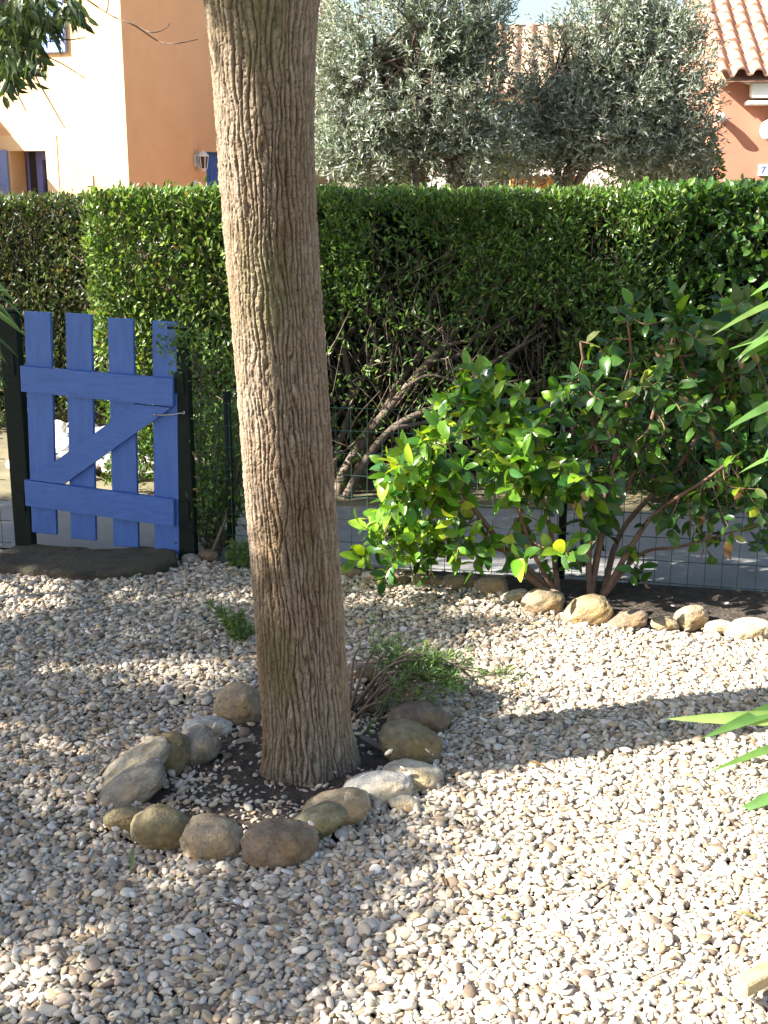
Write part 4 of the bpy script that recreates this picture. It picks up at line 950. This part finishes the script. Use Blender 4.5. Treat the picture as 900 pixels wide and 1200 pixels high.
# ------------------------------------------------------------------ olive trees
def olive(label, px, Y, blobs, trunks, nsh, seed):
    b = at(px, 225, Y); b[2] = 0; t = thing('olive_tree', label, 'tree', b, 'olive trees behind the hedge'); mb = MB()
    C = []
    for (cx, cy, rx, ry) in blobs:
        c = at(cx, cy, Y); sx_, sz_ = rx*Y/F, ry*Y/F
        m = int(nsh*rx*ry/sum(q[2]*q[3] for q in blobs)); v = runit(m)*(rng.random((m, 1))**.45)
        C.append(c+v*np.array([sx_, max(sx_, sz_)*.8, sz_]))
    C = np.vstack(C); g = fbm(C*2.6+seed, 3, seed); C = C[g > .41]
    cen = C.mean(0)
    for pts, r in trunks:
        P = spline([at(a, b_, Y+.1*math.sin(a)) for a, b_ in pts], 24); mb.tube(P, np.linspace(r, r*.3, 24)*(1+.15*np.sin(np.arange(24)*.9+r*50)), 9)
    for i in rng.choice(len(C), 120, replace=False):
        pts, r = trunks[rng.integers(len(trunks))]; s = at(*pts[-1 if rng.random() < .6 else -2], Y); mb.tube(spline([s, (s+C[i])/2+rng.normal(size=3)*.08, C[i]], 8), np.linspace(.018, .004, 8), 5)
    mb.build('trunk', M_stem, t, smooth=True)
    m = len(C); D = norm((C-cen)*.55+np.array([0, 0, .75])+runit(m)*.75); per = 15; ln = rng.uniform(.14, .26, m)
    f = np.tile(np.linspace(0, 1, per), m); P = np.repeat(C, per, 0)+np.repeat(D, per, 0)*(f*np.repeat(ln, per))[:, None]
    k = len(P); DD = np.repeat(D, per, 0)*.7+runit(k)*.8
    foliage('crown', M_olive, t, P, DD, runit(k)+np.array([-.3, -.2, .5]), rng.uniform(.045, .075, k), rng.uniform(.012, .018, k), T_SMALL, [(.12, .15, .105), (.205, .24, .185), (.32, .35, .30), (.5, .52, .49)], [4, 4, 3, 1.6])
olive('larger olive tree with grey green crown, right behind the tree trunk', 490, 11.5, [(470, 80, 110, 100), (430, 150, 70, 60), (540, 120, 62, 75), (500, 0, 100, 70), (405, 90, 45, 80), (455, 175, 90, 45), (555, 60, 40, 50), (575, 175, 45, 40), (400, 185, 40, 35), (520, 185, 60, 32)],
      [([(488, 230), (484, 190), (466, 140), (440, 60)], .035), ([(543, 230), (530, 190), (520, 150), (530, 60)], .09), ([(498, 230), (492, 170), (505, 110), (490, 10)], .035)], 4200, 3)
olive('lower rounded olive tree with a grey green crown beside the red house', 668, 12.0, [(720, 90, 90, 85), (660, 120, 60, 75), (790, 110, 50, 80), (735, 40, 70, 45), (700, 160, 90, 45), (775, 165, 60, 40), (640, 160, 45, 45), (720, 15, 40, 22), (790, 50, 35, 35), (760, 190, 70, 32), (650, 190, 50, 28)],
      [([(660, 230), (672, 190), (700, 150), (740, 90)], .06), ([(652, 230), (655, 180), (650, 130), (655, 80)], .04), ([(668, 230), (695, 185), (730, 165), (790, 120)], .05)], 4200, 9)
def sunny_shrub(label, cx, cy, rx, ry, Y, n_, cols):
    c = at(cx, cy, Y); t = thing('garden_shrub', label, 'shrub', (c[0], c[1], 0)); mb = MB(); v = runit(n_)*(rng.random((n_, 1))**.4); P = c+v*np.array([rx*Y/F, .3, ry*Y/F])
    for i in range(30): mb.tube(spline([[c[0], c[1], 0], (np.array([c[0], c[1], 0])+P[i])/2+rng.normal(size=3)*.05, P[i]], 8), np.linspace(.014, .004, 8), 5)
    mb.build('stem', M_stem, t, smooth=True)
    foliage('foliage', M_leaf, t, P, runit(n_)+np.array([0, 0, .4]), runit(n_)+np.array([-.3, 0, .6]), rng.uniform(.05, .1, n_), rng.uniform(.025, .045, n_), T_SMALL, cols, [1]*len(cols))
sunny_shrub('yellow green shrub seen between the two olive trees', 590, 170, 42, 42, 14.2, 1600, [(.1, .17, .03), (.15, .22, .04), (.06, .11, .025)])
sunny_shrub('dark shrub glimpsed behind the stems of the larger olive tree', 455, 190, 60, 34, 13.2, 2200, [(.05, .09, .03), (.07, .11, .035)])
sunny_shrub('dark shrub right behind the lower olive tree, left of the red house', 765, 185, 50, 45, 13.0, 2400, [(.05, .09, .03), (.07, .12, .04)])
sunny_shrub('green shrub against the foot of the red house wall', 822, 195, 22, 40, 12.6, 900, [(.06, .13, .03), (.1, .17, .04)])

# ------------------------------------------------------------------ houses
def wall_open(mb, o, t, n, width, z0, z1, ops, dep=.18):
    """wall face with real recesses; o at the left foot, t along, n outward"""
    ss = sorted({0., width, *[q for a in ops for q in a[:2]]}); zs = sorted({z0, z1, *[q for a in ops for q in a[2:]]})
    P = lambda s, z, d=0: o+t*s+n*(-d)+np.array([0, 0, z])
    for i in range(len(ss)-1):
        for j in range(len(zs)-1):
            cs, cz = (ss[i]+ss[i+1])/2, (zs[j]+zs[j+1])/2
            if any(a[0] < cs < a[1] and a[2] < cz < a[3] for a in ops): continue
            mb.add([P(ss[i], zs[j]), P(ss[i+1], zs[j]), P(ss[i+1], zs[j+1]), P(ss[i], zs[j+1])], [np.array([[0, 1, 2, 3]])])
    for a in ops:
        for (A, B) in (((a[0], a[2]), (a[0], a[3])), ((a[0], a[3]), (a[1], a[3])), ((a[1], a[3]), (a[1], a[2])), ((a[1], a[2]), (a[0], a[2]))):
            mb.add([P(*A), P(*B), P(*B, dep), P(*A, dep)], [np.array([[0, 1, 2, 3]])])
def tiles(mb, o, t, up, width, length, pitch=.2, row=.34, amp=.055):
    """canal tile roof: o lower left corner, t along the eave, up along the slope"""
    nrm = np.cross(t, up); nu = int(width/pitch)*10+1; rows = int(length/row)
    u = np.linspace(0, int(width/pitch)*pitch, nu); ph = (u/pitch) % 1
    prof = np.where(ph < .6, amp*np.sqrt(np.maximum(0, 1-((ph-.3)/.3)**2)), -amp*.35*np.sqrt(np.maximum(0, 1-((ph-.8)/.2)**2)))
    vs, hs = [], []
    for r in range(rows):
        for f, h in ((0, .024), (.02, .028), (.5, .014), (.98, .0)): vs.append((r+f)*row); hs.append(h)
    vs, hs = np.array(vs), np.array(hs)
    jit = rng.normal(size=(rows, int(width/pitch)+1))*.006; jj = np.repeat(jit, 4, 0)[:, np.minimum((u/pitch).astype(int), int(width/pitch))]
    V = o+vs[:, None, None]*up+u[None, :, None]*t+(prof[None]+hs[:, None]+jj)[..., None]*nrm
    i = np.arange(len(vs)-1)[:, None]*nu+np.arange(nu-1)[None]; mb.add(V.reshape(-1, 3), [np.stack([i, i+1, i+nu+1, i+nu], -1).reshape(-1, 4)])
    # thickness at the eave
    E = V[0]; E2 = E-nrm*.018-up*.002; m = len(E); i = np.arange(m-1); mb.add(np.vstack([E, E2]), [np.stack([i, m+i, m+i+1, i+1], 1)])
    U0 = o+vs[:, None]*up-nrm*.06; 
    mb.add([o-nrm*.06, o+t*width-nrm*.06, o+t*width+up*length-nrm*.06, o+up*length-nrm*.06], [np.array([[3, 2, 1, 0]])])
Zv = np.array([0, 0, 1.])
def peach_house():
    c = at(150.5, 200, 18.); c[2] = 0; a = R(25); nL = np.array([-math.sin(a), -math.cos(a), 0]); tL = np.array([-math.cos(a), math.sin(a), 0]); tR = np.array([math.sin(a), math.cos(a), 0]); nR = np.array([math.cos(a), -math.sin(a), 0])
    t = thing('peach_house', 'two storey peach house with blue shutters behind the hedge at the left', 'house', c)
    def onL(px, py):
        q = ray(px, py); o = np.array([0, 0, EYE]); k = np.dot(c-o, nL)/np.dot(q, nL); p = o+q*k; return -np.dot(p-c, tL), p[2]
    def onR(px, py):
        q = ray(px, py); o = np.array([0, 0, EYE]); k = np.dot(c-o, nR)/np.dot(q, nR); p = o+q*k; return np.dot(p-c, tR), p[2]
    WLn, H = 9.0, 5.9; oL = c+tL*WLn; sL = lambda v: WLn+v
    d0, dz = onL(12, 177); d1, _ = onL(54, 177); w0, wz = onL(-18, 66); w1, _ = onL(43, 66)
    dk0, dkz = onR(240.5, 178); dk1 = dk0+.95
    mb = MB(); wall_open(mb, oL, -tL, nL, WLn, -.05, H, [(sL(d0), sL(d1), 0, dz), (sL(w0), sL(w1), wz, wz+1.25)], .3)
    wall_open(mb, c, tR, nR, 6.2, -.05, H, [(dk0, dk1, 0, dkz)], .15)
    for (p, q) in ((c+tR*6.2, oL+tR*6.2), (oL+tR*6.2, oL)): mb.add([p, q, q+Zv*H, p+Zv*H], [np.array([[0, 1, 2, 3]])])
    mb.build('wall', M_peach, t)
    axL = np.stack([-tL, nL, Zv]); axR = np.stack([tR, nR, Zv])
    # surround band round the door and its upper rail
    mb = MB(); PL = lambda s, z, d=0: c-tL*s+nL*d+Zv*z
    e0, ez = onL(66, 158); 
    mb.box(PL((d1+e0)/2, dz/2, 0.0), ((e0-d1)/2, .012, dz/2), axL); mb.box(PL((d0-1.4+e0)/2, (dz+ez)/2, 0.0), ((e0-d0+1.4)/2, .012, (ez-dz)/2-.001), axL); mb.build('door_surround', M_peachpale, t)
    # door: frame + leaf
    mb = MB(); f = .1
    mb.box(PL(d0+.28+f/2, dz/2, -.24), (f/2, .04, dz/2), axL, .004); mb.box(PL(d1-.03, dz/2, -.24), (.03, .04, dz/2), axL, .004); mb.box(PL((d0+d1)/2+.14, dz-.06, -.238), ((d1-d0)/2-.14, .04, .06), axL, .004); mb.box(PL(d0+.24, dz/2, -.29), (.2, .005, dz/2), axL)
    dr = mb.build('door', M_bframe, t); mb = MB(); mb.box(PL((d0+d1)/2+.1, dz/2, -.28), ((d1-d0)/2, .01, dz/2), axL); mb.build('door_glass', M_glass, dr)
    # window and shutters
    wn = MB(); wh = 1.25
    for s, hw in ((w0+.04, .04), (w1-.04, .04), ((w0+w1)/2, .035)): wn.box(PL(s, wz+wh/2, -.22), (hw, .03, wh/2), axL, .003)
    for z in (wz+.04, wz+wh-.04): wn.box(PL((w0+w1)/2, z, -.218), ((w1-w0)/2, .028, .04), axL, .003)
    wo = wn.build('window', M_white, t); mb = MB(); mb.box(PL((w0+w1)/2, wz+wh/2, -.25), ((w1-w0)/2, .006, wh/2), axL); mb.build('pane', M_glass, wo)
    mb = MB(); mb.box(PL((w0+w1)/2, wz-.045, .03), ((w1-w0)/2+.08, .05, .03), axL, .004); mb.build('sill', M_peachpale, wo)
    sh_w = onL(80, 66)[0]-w1-.02
    for s0_ in (w1+.02, w0-.02-sh_w):
        mb = MB(); mb.box(PL(s0_+sh_w/2, wz+wh/2, .035), (sh_w/2, .018, wh/2), axL, .003)
        for z in (wz+.2, wz+wh-.2): mb.box(PL(s0_+sh_w/2, z, .062), (sh_w/2-.02, .01, .05), axL, .002)
        for k in range(5): mb.box(PL(s0_+sh_w*(k+.5)/5, wz+wh/2, .0545), (sh_w/10-.006, .003, wh/2-.01), axL)
        mb.build('shutter', M_shut, t)
    sa, sz = onL(-2, 176); mb = MB(); mb.box(PL(sa-.0, sz-1.0, .035), (.17, .018, 1.0), axL, .003)
    for z in (.4, 1.7): mb.box(PL(sa, z, .06), (.15, .01, .05), axL, .002)
    mb.build('shutter', M_shut, t)
    s, z = onL(105, 211); mb = MB(); mb.box(PL(s, z, .012), (.065, .012, .075), axL, .004); mb.build('vent_plate', M_white, t)
    sw, zw = onL(-34, 124); mb = MB(); mb.box(PL(sw+.15, zw/2, 1.4), (.15, 1.4, zw/2), axL, .01); mb.build('porch_wall', M_peach, t)
    # right face: blue door, lamp, bell
    PR = lambda s, z, d=0: c+tR*s+nR*d+Zv*z
    mb = MB(); mb.box(PR((dk0+dk1)/2, dkz/2, -.12), ((dk1-dk0)/2, .02, dkz/2), axR)
    for k in range(4): mb.box(PR(dk0+(dk1-dk0)*(k+.5)/4, dkz/2, -.095), ((dk1-dk0)/8-.01, .008, dkz/2-.05), axR, .002)
    mb.build('door', M_blue, t)
    mb = MB(); q0, qz = onR(232, 168); mb.box(PR((q0+dk0)/2, qz/2, 0), ((dk0-q0)/2, .008, qz/2), axR); mb.box(PR((dk0+dk1)/2, (qz+dkz)/2, 0), ((dk1-dk0)/2-.001, .0075, (qz-dkz)/2), axR); mb.build('door_surround', M_peach, t)
    s, z = onR(229.5, 190); p = PR(s, z, .13); mb = MB()
    for k in range(6): a_ = k*math.pi/3; mb.tube([p+np.array([.05*math.cos(a_), .05*math.sin(a_), -.09]), p+np.array([.075*math.cos(a_), .075*math.sin(a_), .08])], .007, 5)
    mb.tube([p+Zv*.08, p+Zv*.1, p+Zv*.15, p+Zv*.165], [.09, .085, .03, .008], 10); mb.tube([p-Zv*.14, p-Zv*.11, p-Zv*.09], [.012, .04, .055], 10); mb.tube([p+Zv*.02-nR*.13, p-Zv*.1-nR*.06, p-Zv*.12], .01, 6); mb.box(PR(s, z+.02, .01), (.04, .01, .09), axR, .004)
    lo = mb.build('wall_lantern', M_white, t); mb = MB(); mb.tube([p-Zv*.085, p+Zv*.078], [.042, .065], 8); mb.build('lantern_glass', M_glass, lo)
    s, z = onR(228, 216); mb = MB(); mb.box(PR(s, z, .015), (.04, .015, .06), axR, .004); mb.build('bell_box', M_white, t)
    mb = MB(); up = norm(tR*math.cos(R(17))+Zv*math.sin(R(17))); tiles(mb, c+tL*(WLn+.2)+Zv*(H+.02)-tR*.35, -tL, up, WLn+.6, 3.5)
    up2 = norm(-tR*math.cos(R(17))+Zv*math.sin(R(17))); tiles(mb, c-tL*.4+tR*6.55+Zv*(H+.02), tL, up2, WLn+.6, 3.5); mb.build('roof', M_tile, t)
peach_house()
def red_house():
    Yd = 13.5; c = at(838, 200, Yd); c[2] = 0; a = R(8); tt = np.array([math.cos(a), -math.sin(a), 0]); nn = np.array([-math.sin(a), -math.cos(a), 0]); tb = -nn
    t = thing('red_house', 'red walled house with a terracotta tile roof at the right', 'house', c); ax = np.stack([tt, nn, Zv])
    def on(px, py):
        q = ray(px, py); o = np.array([0, 0, EYE]); k = np.dot(c-o, nn)/np.dot(q, nn); p = o+q*k; return np.dot(p-c, tt), p[2]
    H = on(850, 97)[1]+.05; P = lambda s, z, d=0: c+tt*s+nn*d+Zv*z
    mb = MB(); w_, dpt = 5.0, 7.0
    f = [[0, 1, 2, 3]]
    for (p, q) in ((c, c+tt*w_), (c+tt*w_, c+tt*w_+tb*dpt), (c+tt*w_+tb*dpt, c+tb*dpt), (c+tb*dpt, c)): mb.add([p-Zv*.05, q-Zv*.05, q+Zv*H, p+Zv*H], [np.array(f)])
    for b in (0, w_): mb.add([c+tt*b+Zv*H, c+tt*b+tb*dpt+Zv*H, c+tt*b+tb*dpt/2+Zv*(H+1.5)], [np.array([[0, 1, 2]])])
    mb.build('wall', M_red, t)
    al = R(23); up = norm(tb*math.cos(al)+Zv*math.sin(al)); mb = MB(); tiles(mb, c-tt*.06+Zv*(H+.0)+nn*.3, tt, up, w_+.2, 4.2, .165, .3, .05)
    up2 = norm(-tb*math.cos(al)+Zv*math.sin(al)); tiles(mb, c+tt*(w_+.1)+Zv*H+tb*(dpt+.3), -tt, up2, w_+.2, 4.2, .165, .3, .05); mb.build('roof', M_tile, t)
    # scalloped plaster course under the eave
    mb = MB(); m = 90; s = np.linspace(-.02, w_, m); zl = H-.09+.05*np.abs(np.sin(s*math.pi/.3)); V = []
    for dd in (.17, .005): V += [P(x, z, dd) for x, z in zip(s, zl)]
    V += [P(x, H-.015, .17) for x in s]; i = np.arange(m-1); mb.add(V, [np.stack([i, i+1, m+i+1, m+i], 1), np.stack([i, 2*m+i, 2*m+i+1, i+1], 1)]); mb.build('eave_course', M_cream, t)
    s0, z0 = on(873, 123); s1, z1 = on(876, 97); mb = MB(); mb.box(P(s0+.9, (z0+z1)/2+.03, .1), (.87, .1, (z1-z0)/2-.03), ax, .02); mb.box(P(s0+.88, z0+.01, .12), (.89, .125, .018), ax, .005); mb.build('awning_box', M_white, t)
    s, z = on(902, 153); V, Fc = ico(3); mb = MB(); mb.add(V*.115+P(s, z, .13), [Fc]); mb.tube([P(s, z, .0), P(s, z, .05)], .05, 12); mb.build('globe_lamp', M_white, t, smooth=True)
    s, z = on(834, 138); mb = MB(); mb.tube([P(.02, z, .0), P(.02, z, .09), P(.0, z-.01, .15)], [.03, .045, .05], 12); mb.build('spot_lamp', M_white, t, smooth=True)
    s, z = on(897, 199.5); mb = MB(); mb.box(P(s, z, .008), (.07, .008, .055), ax, .003); pl = mb.build('number_plate', M_white, t)
    cu = bpy.data.curves.new('house_number', 'FONT'); cu.body = '7'; cu.size = .1; cu.extrude = .001; cu.align_x = 'CENTER'; cu.align_y = 'CENTER'
    tmp = bpy.data.objects.new('house_number_text', cu); COL.objects.link(tmp); bpy.context.view_layer.update(); me = bpy.data.meshes.new_from_object(tmp); bpy.data.objects.remove(tmp)
    tx = bpy.data.objects.new('house_number', me); COL.objects.link(tx); me.materials.clear(); me.materials.append(M_numblue); tx.parent = pl; tx.location = tuple(P(s-.025, z, .0185)-c); tx.rotation_euler = (R(90), 0, -a)
red_house()
def mid_house():
    Yd = 19.; c = at(470, 200, Yd); c[2] = 0; a = R(-6); tt = np.array([math.cos(a), math.sin(a), 0]); nn = np.array([math.sin(a), -math.cos(a), 0]); tb = -nn
    t = thing('tiled_cottage', 'low pale cottage with a weathered tile roof showing between the olive trees', 'house', c); w_, dpt = 5.2, 7.; H = at(600, 112, Yd)[2]
    ax = np.stack([tt, nn, Zv]); mb = MB(); P = lambda s, z, d=0: c+tt*s+nn*d+Zv*z
    ops = [(.8, 1.7, 1.0, 2.2), (3.9, 4.8, 0, 2.2)]; wall_open(mb, c, tt, nn, w_, -.05, H, ops, .15)
    for (p, q) in ((c+tt*w_, c+tt*w_+tb*dpt), (c+tt*w_+tb*dpt, c+tb*dpt), (c+tb*dpt, c)): mb.add([p-Zv*.05, q-Zv*.05, q+Zv*H, p+Zv*H], [np.array([[0, 1, 2, 3]])])
    mb.build('wall', M_cream, t)
    mb = MB(); mb.box(P(1.25, 1.6, -.13), (.45, .02, .6), ax); mb.build('window', M_glass, t); mb = MB(); mb.box(P(4.35, 1.1, -.13), (.45, .02, 1.1), ax); mb.build('door', M_bframe, t)
    al = R(19); up = norm(tb*math.cos(al)+Zv*math.sin(al)); mb = MB(); tiles(mb, c-tt*.2+nn*.35+Zv*H, tt, up, w_+.4, 4.1, .24, .38, .06)
    up2 = norm(-tb*math.cos(al)+Zv*math.sin(al)); tiles(mb, c+tt*(w_+.2)+tb*(dpt+.35)+Zv*H, -tt, up2, w_+.4, 4.1, .24, .38, .06); mb.build('roof', M_tileold, t)
mid_house()
def low_walls():
    a, b = at(598, 206, 14.6), at(682, 206, 14.6); mb = MB(); mb.box(((a[0]+b[0])/2, 14.6, a[2]/2), ((b[0]-a[0])/2, .1, a[2]/2), None, .01); tag(mb.build('garden_wall', M_orange), 'low orange garden wall glimpsed under the lower olive tree', 'wall')
    a, b = at(418, 213, 13.6), at(482, 213, 13.6); t = thing('low_wall', 'low dark wall with pale coping glimpsed under the larger olive tree', 'wall', ((a[0]+b[0])/2, 13.6, 0)); mb = MB(); mb.box(((a[0]+b[0])/2, 13.6, a[2]/2), ((b[0]-a[0])/2, .1, a[2]/2), None, .01); mb.build('wall_face', M_dark, t)
    mb = MB(); mb.box(((a[0]+b[0])/2, 13.6, a[2]+.031), ((b[0]-a[0])/2+.03, .14, .03), None, .008); mb.build('coping', M_cream, t)
low_walls()
